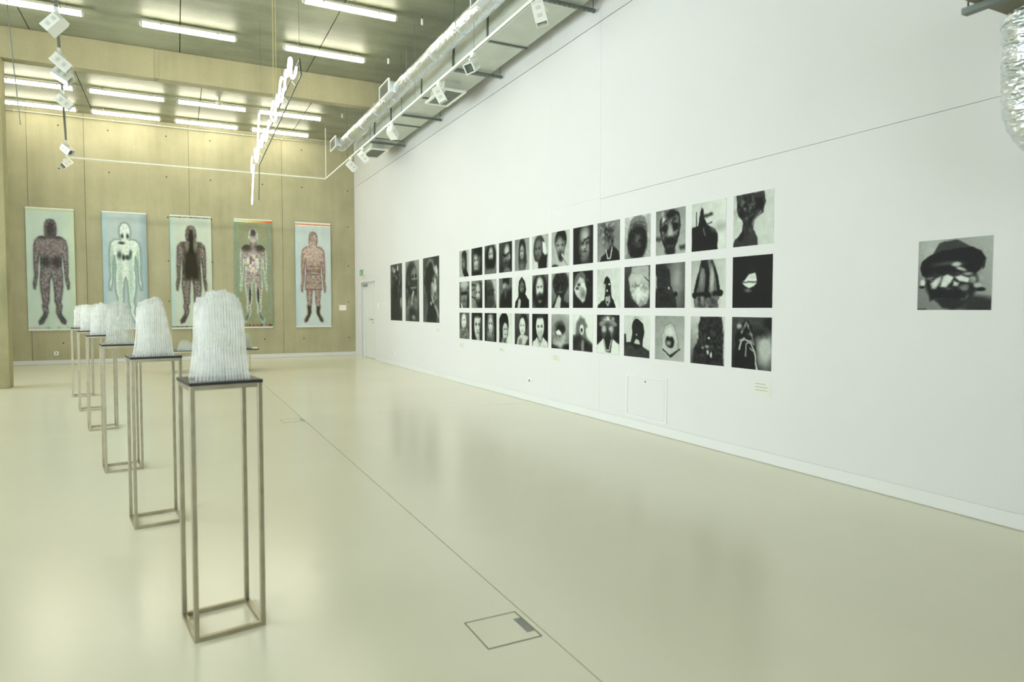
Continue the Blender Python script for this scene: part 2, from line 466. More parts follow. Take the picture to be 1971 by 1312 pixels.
# floor outlet boxes
def floor_box(x0, y0, x1, y1, label):
    o = empty('floor_outlet_box', ((x0 + x1) / 2, (y0 + y1) / 2, 0), label=label, cat='floor box')
    hx, hy = (x1 - x0) / 2, (y1 - y0) / 2
    MB().box((-hx, -hy, 0), (-hx + .005, hy, .0012)).box((hx - .005, -hy, 0), (hx, hy, .0012)).box((-hx + .005, -hy, 0), (hx - .005, -hy + .007, .0012)) \
        .box((-hx + .005, hy - .007, 0), (hx - .005, hy, .0012)).build('frame_edge', M_JOINT, o)
    box_obj('lid', (-hx + .006, -hy + .008, 0), (hx - .006, hy - .008, .001), M_FLOOR, o)
    box_obj('cable_flap', (hx - .045, -.075, .001), (hx - .006, .065, .0022), M_GREY, o)
floor_box(1.157, 2.53, 1.42, 2.80, 'square floor outlet box with flap in the near floor on the joint')
floor_box(1.175, 8.79, 1.44, 9.06, 'square floor outlet box in the far floor where two joints cross')

# ------------------------------------------------------------------ lights on the ceiling
def tube_light():
    t = empty('tube_light')
    L = .785
    MB().prism([(-.05, 0), (.05, 0), (.05, -.035), (.035, -.05), (-.035, -.05), (-.05, -.035)], 'x', -L + .03, L - .03).build('housing', M_LAMPBODY, t)
    m = MB()
    prof = [(-.052, -.03), (.052, -.03), (.052, -.055), (.04, -.085), (.018, -.098), (-.018, -.098), (-.04, -.085), (-.052, -.055)]
    m.prism(prof, 'x', -L + .05, L - .05)
    m.build('diffuser', M_TUBE, t)
    for s in (-1, 1):
        e = MB(); k = [(1.0, 0), (1.0, .03), (.85, .045), (.5, .05)]
        rings = []
        for sc_, dx in k:
            rings.append([(s * (L - .05 + dx), p[0] * sc_, -.03 + (p[1] + .03) * sc_) for p in prof])
        for a, b in zip(rings, rings[1:]):
            for i in range(len(prof)):
                j = (i + 1) % len(prof); e.face([a[i], a[j], b[j], b[i]])
        e.face(rings[-1])
        e.build('end_cap', M_LAMPBODY, t)
        box_obj('clip', (s * .45 - .012, -.058, -.05), (s * .45 + .012, .058, -.025), M_STEEL, t)
    for c_ in [x for x in bpy.data.objects if x.parent == t]: c_.location.z = -.06
    for q in (-.5, .5): MB().tube([(q, 0, -.06), (q, 0, 0)], .008, 6).build('stem', M_LAMPBODY, t)
    return t
proto = tube_light(); used = [False]
def put_light(x, y, label, group):
    t = proto if not used[0] else copy_tree(proto)
    used[0] = True
    t.location = (x * .99, y * .99, ZC); tag(t, label, 'ceiling light', group)
G = 'fluorescent tube lights on the concrete ceiling'
for x, y, l in [
        (2.675, 11.27, 'lit tube light at the top of the picture, nearest the silver duct'),
        (-2.08, 13.45, 'lit tube light in front of the beam, cut by the left edge'),
        (0.30, 13.45, 'lit tube light in front of the beam, middle of its row'),
        (2.68, 13.45, 'lit tube light in front of the beam, above the neon end'),
        (-2.75, 18.06, 'lit tube light in the row just behind the beam, leftmost'),
        (-0.93, 18.06, 'lit tube light in the row just behind the beam, second from left'),
        (0.875, 18.06, 'lit tube light in the row just behind the beam, third from left'),
        (2.70, 18.06, 'lit tube light in the row just behind the beam, rightmost'),
        (-2.905, 19.95, 'lit tube light in the row along the back wall, leftmost'),
        (-1.06, 19.95, 'lit tube light in the row along the back wall, second from left'),
        (0.82, 19.95, 'lit tube light in the row along the back wall, third from left'),
        (2.705, 19.95, 'lit tube light in the row along the back wall, rightmost')]:
    put_light(x, y, l, G)

# conduit at the head of the back wall
c = empty('conduit_pipe', (0, YB - 0.06, 6.33), label='thin cream conduit running along the top of the concrete wall', cat='pipe')
MB().tube([(-6.5, 0, 0), (4.3, 0, 0)], .017, 8).build('pipe', M_CARD, c, smooth=True)
for x in np.arange(-5.6, 4.2, 1.05):
    box_obj('pipe_clip', (x - .012, -.02, -.024), (x + .012, .055, .024), M_CARD, c)

# small fittings on the ceiling
def plug(x, y, label):
    o = empty('ceiling_sensor', (x, y, ZC), label=label, cat='ceiling fitting', group='small white fittings on the ceiling')
    MB().tube([(0, 0, 0), (0, 0, -.05)], .006, 6).build('stem', M_STRUT, o)
    MB().tube([(0, 0, -.05), (0, 0, -.07), (0, 0, -.15), (0, 0, -.165)], [.012, .022, .022, .01], 10).build('cap', M_CARDW, o, smooth=True)
plug(3.847, 11.10, 'small white fitting on the ceiling beside the duct, top of picture')
plug(3.845, 13.13, 'small white fitting on the ceiling in front of the beam beside the duct')
plug(3.862, 17.34, 'small white fitting on the ceiling behind the beam beside the duct')
o = empty('smoke_detector', (1.0, 17.62, ZC), label='round cream smoke detector on the ceiling between the tube lights', cat='smoke detector')
MB().tube([(0, 0, 0), (0, 0, -.06)], .03, 10).build('base', M_CARD, o)
MB().tube([(0, 0, -.06), (0, 0, -.09), (0, 0, -.12), (0, 0, -.15)], [.05, .085, .08, .04], 14).build('head', M_CARD, o, smooth=True)

# ------------------------------------------------------------------ lighting track (U-shaped) and its spotlights
ZT = 5.05
tr = empty('lighting_track', (3.79, 19.14, ZT), label='white lighting track hung in a wide U below the ceiling', cat='track')
def track(a, b, name, mat):
    a, b = Vector(a), Vector(b); d = (b - a).normalized(); s = Vector((-d.y, d.x, 0)) * .018
    m = MB(); u = Vector((0, 0, .018))
    n = len(m.v)
    m.v += [tuple(p) for p in (a - s - u, a + s - u, a + s + u, a - s + u, b - s - u, b + s - u, b + s + u, b - s + u)]
    m.f += [(0, 1, 2, 3), (4, 5, 6, 7), (0, 1, 5, 4), (1, 2, 6, 5), (2, 3, 7, 6), (3, 0, 4, 7)]; m.m += [0] * 6
    q = s * .35; w = Vector((0, 0, -.0185))
    m.face([a - q + w, a + q + w, b + q + w, b - q + w], 1)
    return m.build(name, [mat, M_STRUT], tr)
LA, LB = Vector((-2.275, 19.2, 0)) - Vector((3.79, 19.14, 0)), Vector((-0.72, 5.2, 0)) - Vector((3.79, 19.14, 0))
track((0, 0, 0), (0, -14.5, 0), 'track_rail', M_WHITEMET)
track((0, 0, 0), tuple(LA), 'track_rail', M_WHITEMET)
track(tuple(LA), tuple(LB), 'track_rail', M_STRUT)
MB().tube([(0, 0, .02), (0, 0, ZC - ZT)], .012, 8).build('corner_rod', M_WHITEMET, tr)
for y in (-2.6, -5.2, -7.8, -10.4, -13):
    MB().tube([(0, y, .02), (0, y, ZC - ZT)], .0025, 5).build('hanging_wire', M_STRUT, tr)
for k in (.0, .25, .5, .75, 1):
    p = LA.lerp(LB, k); MB().tube([(p.x, p.y, .02), (p.x, p.y, ZC - ZT)], .0025, 5).build('hanging_wire', M_STRUT, tr)

def make_spot(x, y, d, roll, label, side):
    t = empty('spotlight', (x, y, ZT - .02), label=label, cat='spotlight', group='white box spotlights on the track')
    box_obj('track_adapter', (-.02, -.06, -.045), (.02, .06, 0), M_WHITEMET, t, bevel=.003)
    d = Vector(d).normalized()
    up = Vector((0, 0, 1)); s = d.cross(up)
    if s.length < .05: s = Vector((1, 0, 0))
    s.normalize(); u = s.cross(d)
    rm = Matrix.Rotation(roll, 3, d)
    s, u = rm @ s, rm @ u
    c = Vector((0, 0, -.17)) + d * .02
    def M4():
        m = Matrix.Identity(4)
        for i in range(3):
            m[i][0], m[i][1], m[i][2], m[i][3] = d[i], s[i], u[i], c[i]
        return m
    m = MB(); w, hgt, L0, L1 = .075, .07, -.12, .13
    # open-fronted housing: outer shell and recess
    o4 = [(w, hgt), (-w, hgt), (-w, -hgt), (w, -hgt)]
    i4 = [(w - .012, hgt - .012), (-w + .012, hgt - .012), (-w + .012, -hgt + .012), (w - .012, -hgt + .012)]
    b4 = [(w * .72, hgt), (-w * .72, hgt), (-w * .72, -hgt), (w * .72, -hgt)]
    m.face([(L0, *p) for p in b4])
    for k in range(4):
        j = (k + 1) % 4
        m.face([(L0, *b4[k]), (L0, *b4[j]), (L0 + .04, *o4[j]), (L0 + .04, *o4[k])])
        m.face([(L0 + .04, *o4[k]), (L0 + .04, *o4[j]), (L1, *o4[j]), (L1, *o4[k])])
        m.face([(L1, *o4[k]), (L1, *o4[j]), (L1, *i4[j]), (L1, *i4[k])])
        m.face([(L1, *i4[k]), (L1, *i4[j]), (L1 - .05, *i4[j]), (L1 - .05, *i4[k])])
    m.face([(L1 - .05, *p) for p in i4])
    bd = m.xform(M4()).build('housing', M_WHITEMET, t)
    box = MB().box((L1 - .045, -w + .013, -hgt + .013), (L1 - .04, w - .013, hgt - .013)).xform(M4()).build('lens', M_LENS, bd)
    for q in (-.055, .035):
        for sg in (-1, 1):
            v = MB()
            for k in range(4):
                v.box((q + k * .011, sg * w - .001, -.03), (q + k * .011 + .006, sg * w + .001, .03))
            v.xform(M4()).build('vent_slots', M_VENT, bd)
    # arm from the adapter to the side of the housing
    p0 = Vector((0, 0, -.04)); p1 = c + u * (hgt + .008) * side
    MB().tube([p0, p0 + Vector((0, 0, -.02)), p1 + u * .012 * side, p1], [.012, .012, .018, .018], 8).build('arm', M_WHITEMET, t)
    return t
for y, d, r, sd, l in [
        (6.86, (.22, -.1, -.95), .2, 1, 'white box spotlight pointing down under the duct at the top of picture'),
        (8.79, (-.62, -.55, -.55), .2, 1, 'white box spotlight on the right track tilted towards the camera'),
        (10.15, (.45, -.1, -.85), .3, 1, 'white box spotlight on the right track before the first duct grille'),
        (12.76, (.62, .65, -.45), .0, 1, 'white box spotlight on the right track with vents facing the room'),
        (15.05, (.72, .1, -.68), .3, 1, 'white box spotlight on the right track by the far duct grille'),
        (16.15, (.72, .1, -.68), .1, 1, 'white box spotlight at the far end of the right track')]:
    make_spot(3.79, y, d, r, l, sd)
def left_xy(y):
    k = (y - 19.2) / (5.2 - 19.2); return -2.275 + k * (-0.72 + 2.275)
for y, d, r, sd, l in [
        (9.72, (-.66, .15, -.7), .3, 1, 'white box spotlight on the left track nearest the camera'),
        (11.2, (.75, .1, -.62), .2, 1, 'white box spotlight on the left track, second from the camera'),
        (11.83, (.8, -.1, -.5), -.3, 1, 'white box spotlight on the left track, third from the camera'),
        (13.3, (.78, .1, -.6), .2, 1, 'white box spotlight on the left track, fourth from the camera'),
        (17.2, (.6, -.35, -.62), .2, 1, 'white box spotlight on the left track, last but one'),
        (18.9, (-.55, -.5, -.6), .3, 1, 'white box spotlight on the left track by its far corner')]:
    make_spot(left_xy(y), y, d, r, l, sd)

# slack cable hanging at the far left
MBc = MB().tube([(-2.26, 12.9, ZC), (-2.19, 12.55, 5.9), (-2.10, 12.3, 5.1), (-2.03, 12.15, 4.45), (-2.0, 12.1, 4.14)], .008, 6).build('hanging_cable', M_CABLEGREY, smooth=True)
tag(MBc, 'thin grey cable hanging from the ceiling at the far left', 'cable')

# ------------------------------------------------------------------ ducts along the right wall
rd = empty('round_duct', (3.82, 11.8, 5.565), label='round foil-wrapped air duct with square outlets hung beside the box duct', cat='duct')
NS, seg = 240, 26
m = MB(); y0, y1 = -7.6, 5.55
for i in range(NS + 1):
    y = y0 + (y1 - y0) * i / NS
    for k in range(seg):
        a = 2 * math.pi * k / seg
        r = .134 * (1 + .028 * math.sin(3.1 * a + 5 * y) * math.sin(7.3 * y) + R.uniform(-.03, .03))
        m.v.append((r * math.cos(a), y, r * math.sin(a)))
for i in range(NS):
    for k in range(seg):
        l = (k + 1) % seg
        m.f.append((i * seg + k, i * seg + l, (i + 1) * seg + l, (i + 1) * seg + k)); m.m.append(0)
m.f.append(tuple(range(seg))); m.m.append(0)
m.f.append(tuple(NS * seg + k for k in range(seg))); m.m.append(0)
m.build('foil_pipe', M_FOIL, rd)
for y in np.arange(-7.2, 5.5, 1.15):
    MB().tube([(0, y - .018, 0), (0, y + .018, 0)], .143, 20).build('joint_band', M_FOIL, rd)
for y in (-6.3, -3.1, .1, 3.3):
    MB().tube([(0, y, .12), (0, y, ZC - 5.565)], .004, 5).build('hanger_rod', M_STRUT, rd)
for yc, n in ((-3.75, 7), (0.73, 7), (5.35, 7)):
    x = -.25
    nk = MB().box((x + .03, yc - .27, -.10), (0, yc + .27, .10)).build('outlet_neck', M_FOIL, rd)
    f = MB().box((x, yc - .32, -.135), (x + .03, yc + .32, -.113)).box((x, yc - .32, .113), (x + .03, yc + .32, .135)) \
        .box((x, yc - .32, -.113), (x + .03, yc - .295, .113)).box((x, yc + .295, -.113), (x + .03, yc + .32, .113)).build('outlet_frame', M_WHITEMET, rd)
    box_obj('outlet_back', (x + .026, yc - .295, -.113), (x + .03, yc + .295, .113), M_DARK, nk)
    for k in range(n):
        z = -.095 + .19 * k / (n - 1)
        MB().box((x + .004, yc - .295, z - .004), (x + .024, yc + .295, z + .004)).build('louvre', M_GREY, f)

bd = empty('box_duct', (4.385, 11.0, 5.3), label='galvanised rectangular air duct running along the top of the white wall', cat='duct')
ys = [-7.0, -3.6, -2.1, -.76, .8, 2.74, 4.05, 5.8]
for a, b in zip(ys, ys[1:]):
    box_obj('duct_section', (-.305, a + .002, 0), (.305, b - .002, .42), M_GALV, bd)
for y in ys[1:-1]:
    MB().box((-.325, y - .018, -.022), (.325, y + .018, 0)).box((-.325, y - .018, 0), (-.305, y + .018, .44)).box((.305, y - .018, 0), (.325, y + .018, .44)).build('flange', M_STRUT, bd)
for yc in (.12, 4.83):
    nk = box_obj('grille_neck', (-.26, yc - .36, -.15), (.03, yc + .36, 0), M_GALV, bd)
    f = MB().box((-.33, yc - .45, -.185), (-.29, yc + .45, -.15)).box((.06, yc - .45, -.185), (.10, yc + .45, -.15)) \
        .box((-.29, yc - .45, -.185), (.06, yc - .41, -.15)).box((-.29, yc + .41, -.185), (.06, yc + .45, -.15)).build('grille_frame', M_WHITEMET, bd)
    for k in range(10):
        x = -.27 + .31 * k / 9
        MB().box((x - .004, yc - .41, -.178), (x + .004, yc + .41, -.155)).build('grille_bar', M_GREY, f)
def hanger(y, label):
    h = empty('duct_hanger', (4.42, y, 5.255), label=label, cat='hanger', group='slotted struts under the box duct')
    m = MB().box((-.42, -.02, -.02), (.45, -.012, .02)).box((-.42, .012, -.02), (.45, .02, .02)).box((-.42, -.012, -.02), (.45, .012, -.012))
    m.build('strut', M_STRUT, h)
    for k in range(12):
        x = -.38 + k * .072
        box_obj('slot', (x, -.007, -.0205), (x + .03, .007, -.0199), M_DARK, h)
    for x in (-.385, .42):
        MB().tube([(x, 0, -.035), (x, 0, ZC - 5.255)], .005, 6).build('threaded_rod', M_STRUT, h)
hanger(7.33, 'slotted strut under the box duct at the top edge of the picture')
hanger(10.08, 'slotted strut under the box duct just before the first grille')
hanger(12.90, 'slotted strut under the box duct behind the first grille')
hanger(15.30, 'slotted strut under the box duct at the far grille')

# duct branch at the top right corner, close to the camera
bx = empty('branch_duct', (4.2, 1.4, 3.075), label='dark box duct with strut at the top right corner of the picture', cat='duct')
box_obj('duct_body', (-1.2, -.9, 0), (.698, .745, .5), M_DUCTDARK, bx)
box_obj('support_strut', (-.36, .5, -.034), (-.31, .81, -.001), M_STRUT, bx)
MB().tube([(-.335, .79, -.001), (-.335, .79, 3.3)], .005, 6).build('threaded_rod', M_STRUT, bx)
fx = empty('foil_pipe_drop', (4.29, 2.03, 3.074), label='foil-wrapped pipe dropping from the dark duct at the right edge', cat='pipe')
def sm3(P_, k_):
    out = []
    for a_, b_ in zip(P_, P_[1:]):
        for i_ in range(k_): out.append(tuple(Vector(a_).lerp(Vector(b_), i_ / k_)))
    return out + [P_[-1]]
m = MB(); pts, rs = [], []
for k in range(16):
    pts.append((0, 0, -.445 * k / 15)); rs.append(.185 * (1 + R.uniform(-.02, .02)))
for k in range(1, 13):
    a = k / 12 * 1.45
    pts.append((.16 * (1 - math.cos(a)), -.22 * (1 - math.cos(a)) , -.445 - .27 * math.sin(a))); rs.append(.185 * (1 + R.uniform(-.02, .02)))
pts.append((.3, -.45, -.695)); rs.append(.185)
m.tube(sm3(pts, 3), .185, 34)
m.v = [(x + R.uniform(-.006, .006), y + R.uniform(-.006, .006), z + R.uniform(-.006, .006)) for x, y, z in m.v]
m.build('foil_skin', M_FOIL, fx)
MB().tube([(0, 0, -.02), (0, 0, -.05)], .196, 22).build('joint_band', M_FOIL, fx)

# ------------------------------------------------------------------ neon lettering hung from the ceiling
ns = empty('neon_sign', (1.25, 8.0, 4.0), math.atan(-0.02), 'lit white neon lettering on a slim frame hung along the room', 'neon sign')
def sm(pts, n=5):
    P = [Vector(p) for p in pts]; out = []
    for i in range(len(P) - 1):
        p0, p1, p2, p3 = P[max(i - 1, 0)], P[i], P[i + 1], P[min(i + 2, len(P) - 1)]
        for k in range(n):
            t = k / n
            out.append(.5 * ((2 * p1) + (p2 - p0) * t + (2 * p0 - 5 * p1 + 4 * p2 - p3) * t * t + (3 * p1 - p0 - 3 * p2 + p3) * t ** 3))
    out.append(P[-1]); return out
for st in [
        [(7.883, 4.145), (7.997, 4.097), (8.192, 4.119), (8.335, 4.208), (8.278, 4.347), (8.381, 4.413), (8.494, 4.41), (8.598, 4.29), (8.738, 4.307), (8.879, 4.367), (8.778, 4.391)],
        [(8.754, 4.394), (8.913, 4.274), (8.872, 4.196), (9.02, 4.225)],
        [(9.13, 4.398), (9.231, 4.444), (9.37, 4.41), (9.499, 4.255), (9.343, 4.166), (9.184, 4.151), (9.069, 4.243), (8.896, 4.2)],
        [(9.746, 4.37), (9.877, 4.276), (9.706, 4.21), (9.582, 4.278)],
        [(10.116, 4.355), (10.27, 4.414), (10.555, 4.298), (10.335, 4.172), (10.115, 4.11), (9.929, 4.104), (10.002, 4.259)],
        [(10.74, 4.227), (10.876, 4.292), (11.162, 4.123), (11.398, 4.116), (11.547, 4.201), (11.452, 4.296)],
        [(11.607, 4.356), (11.838, 4.227), (12.068, 4.156), (12.281, 4.243), (12.037, 4.353)],
        [(12.469, 4.821), (12.723, 4.468), (12.918, 4.207)],
        [(12.452, 4.343), (12.67, 4.199), (13.038, 4.11), (13.338, 4.214), (13.41, 4.421)],
        [(13.988, 4.386), (14.25, 4.287), (14.215, 4.148), (13.871, 4.069), (13.623, 4.167)],
        [(13.818, 4.041), (14.04, 3.796), (14.246, 3.503)]]:
    MB().tube(sm([(0, y - 8, z - 4) for y, z in st]), .015, 8).build('neon_letter', M_NEON, ns, smooth=True)
for z, a, b in ((.065, -.14, 5.12), (.27, -.02, 4.7)):
    MB().bar((.05, a, z), (.05, b, z), .014).build('frame_rail', M_STRUT, ns)
MB().bar((.05, 5.12, .07), (.05, 5.3, -.55), .016).build('frame_post', M_STRUT, ns)
MB().bar((.05, -.13, .06), (.05, -.02, .28), .016).build('frame_post', M_STRUT, ns)
for k in range(8):
    y = .3 + k * .68
    MB().tube([(.05, y, .065), (0, y, .12)], .005, 5).build('tube_clip', M_WHITEMET, ns)
for y in (.0, 4.6):
    MB().tube([(.05, y, .27), (.05, y, ZC - 4.0)], .002, 5).build('hanging_wire', M_STRUT, ns)
for y, x in ((2.36, .02), (2.28, .05)):
    MB().tube([(x, y, .2), (x, y, 1.2), (x, y, ZC - 4.0)], .005, 6).build('power_cable', M_CABLE, ns)

# ------------------------------------------------------------------ plinths and acrylic sculptures
SW, SD, SH = .30, .315, 1.13
def make_stand():
    t = empty('display_stand')
    w = .02; h = SH - .014
    for x in (0, SW - w):
        for y in (0, SD - w):
            box_obj('leg', (x, y, 0), (x + w, y + w, h), M_STEEL, t, bevel=.0015)
    for z in (0, h - w):
        n = 'bottom_rail' if z == 0 else 'top_rail'
        for y in (0, SD - w): box_obj(n, (w, y, z), (SW - w, y + w, z + w), M_STEEL, t)
        for x in (0, SW - w): box_obj(n, (x, w, z), (x + w, SD - w, z + w), M_STEEL, t)
    m = MB().box((-.002, -.002, h), (SW + .002, SD + .002, SH))
    m.m = [1, 0, 1, 1, 1, 1]
    m.build('top_board', [M_BLACK, M_BLACKEDGE], t)
    return t
def interp(tab, t):
    for (a, u), (b, v) in zip(tab, tab[1:]):
        if a <= t <= b: return u + (v - u) * (t - a) / (b - a)
    return tab[-1][1]
def sculpture(tab, n, seed, label, width, depth, taper, low, loc, rz, sx=.0, sy=.0):
    rr = random.Random(seed)
    t = empty('acrylic_sculpture', loc, rz, label, 'sculpture', 'heads of stacked acrylic sheets on the stands')
    pitch = width / n
    for i in range(n):
        q = -1 + 2 * (i + .5) / n
        H = interp(tab, q) * (1 + rr.uniform(-.007, .007))
        hd = depth / 2 * math.sqrt(max(.2, 1 - .45 * q * q))
        fr, bk = [], []
        K = 11
        ph = rr.uniform(-.15, .15)
        for k in range(K + 1):
            z = H * k / K; u = k / K
            bell = 1.0 - .16 * math.sin(min(1, u / .55) * math.pi / 2) + .05 * math.sin(u * math.pi)
            dome = math.sqrt(max(0, 1 - (max(0, u - .72) / .30) ** 2.4))
            dd = hd * bell * dome
            nose = .035 * math.exp(-((u - .52) / .1) ** 2) * (1 - abs(q)) - .02 * math.exp(-((u - .34) / .07) ** 2) * (1 - abs(q))
            fr.append((-dd - nose * .8 + rr.uniform(-.002, .002), z))
            bk.append((dd + rr.uniform(-.002, .002), z))
        poly = fr + bk[::-1]
        m = MB()
        th = pitch * rr.uniform(.6, .9)
        x0 = q * width / 2 - th / 2 + pitch * rr.uniform(-.05, .05)
        m.prism(poly, 'x', x0, x0 + th, 0, 1)
        lean = ph * .012
        m.v = [(x * (1 - taper * (1 - math.exp(-z / .13)) - .02 * z) + lean * z + .0025 * math.sin(9 * z + i * .4), y, z) for (x, y, z) in m.v]
        m.build('acrylic_sheet', [M_ACRLOW if low else M_ACR, M_ACREDGELOW if low else M_ACREDGE], t)
    return t
ROT = math.radians(8.7)
bases = [(.043, 3.144), (-.272, 4.962), (-.587, 6.786), (-.945, 9.208), (-1.237, 11.02), (-1.528, 12.837)]
names = ['nearest the camera', 'second from the camera', 'third from the camera', 'fourth from the camera', 'fifth from the camera', 'farthest from the camera']
profs = [
    [(-1, .335), (-.8, .372), (-.5, .37), (-.3, .398), (.25, .402), (.35, .392), (.75, .378), (1, .335)],
    [(-1, .29), (-.88, .355), (-.5, .37), (.1, .395), (.35, .39), (.6, .36), (.75, .30), (.88, .22), (1, .13)],
    [(-1, .31), (-.7, .37), (0, .385), (.4, .36), (.8, .33), (1, .25)],
    [(-1, .29), (-.6, .33), (0, .385), (.3, .38), (.8, .35), (1, .28)],
    [(-1, .27), (-.8, .36), (-.2, .375), (.2, .36), (.8, .385), (1, .34)],
    [(-1, .24), (-.8, .35), (0, .37), (.6, .37), (1, .28)]]
stand = make_stand()
for i, (bx_, by_) in enumerate(bases):
    s = stand if i == 0 else copy_tree(stand)
    s.location = (bx_, by_, 0); s.rotation_euler = (0, 0, ROT)
    tag(s, 'slim steel tube stand with black top, ' + names[i], 'stand', 'steel stands in a row')
    c, sn = math.cos(ROT), math.sin(ROT)
    ox, oy = SW / 2 + .0, SD / 2
    loc = (bx_ + ox * c - oy * sn, by_ + ox * sn + oy * c, SH)
    sculpture(profs[i], (17, 16, 14, 13, 12, 11)[i], 11 + i,
              'translucent ribbed acrylic sheet head on the stand ' + names[i],
              (.236, .236, .226, .226, .226, .226)[i], (.205, .21, .2, .2, .2, .2)[i], (.2, .22, .15, .14, .06, .05)[i], i == 2, loc, ROT)

# ------------------------------------------------------------------ low bench with the lying figure
tb = empty('steel_bench', (-.12, 16.22, 0), label='long low steel bench with dark top in front of the banners', cat='bench')
w = .025; TL, TD, TH = 1.60, .85, .50
for x in (0, TL - w):
    for y in (0, TD - w):
        box_obj('leg', (x, y, 0), (x + w, y + w, TH), M_STEEL, tb)
for z in (0, TH - w):
    n = 'bottom_rail' if z == 0 else 'top_rail'
    for y in (0, TD - w): box_obj(n, (w, y, z), (TL - w, y + w, z + w), M_STEEL, tb)
    for x in (0, TL - w): box_obj(n, (x, w, z), (x + w, TD - w, z + w), M_STEEL, tb)
box_obj('bench_top', (-.03, -.02, TH), (TL + .18, TD + .02, TH + .02), M_BLACK, tb)
lf = empty('lying_figure', (.0, 16.62, TH + .02), label='clear acrylic sheet figure lying on the low bench with feet up', cat='sculpture')
prof = [(0, 0), (.01, .1), (.06, .2), (.14, .23), (.22, .2), (.28, .155), (.36, .2), (.52, .25), (.7, .22), (.85, .18), (1.02, .19), (1.15, .16), (1.32, .13), (1.40, .16), (1.43, .30), (1.47, .37), (1.52, .31), (1.53, .08), (1.53, 0)]
rr = random.Random(3)
for k in range(11):
    q = -1 + 2 * (k + .5) / 11
    sc_ = 1 - .35 * q * q
    pl = [(x + rr.uniform(-.01, .01), max(0, z * sc_ + (rr.uniform(-.012, .012) if z > 0 else 0))) for x, z in prof]
    MB().prism(pl, 'y', q * .19 - .006, q * .19 + .006, 0, 1).build('acrylic_sheet', [M_ACRLOW, M_ACREDGELOW], lf)
tag(box_obj('white_card', (1.55, 16.38, TH + .021), (1.65, 16.56, TH + .045), M_CARDW), 'small white card lying on the right end of the low bench', 'card')

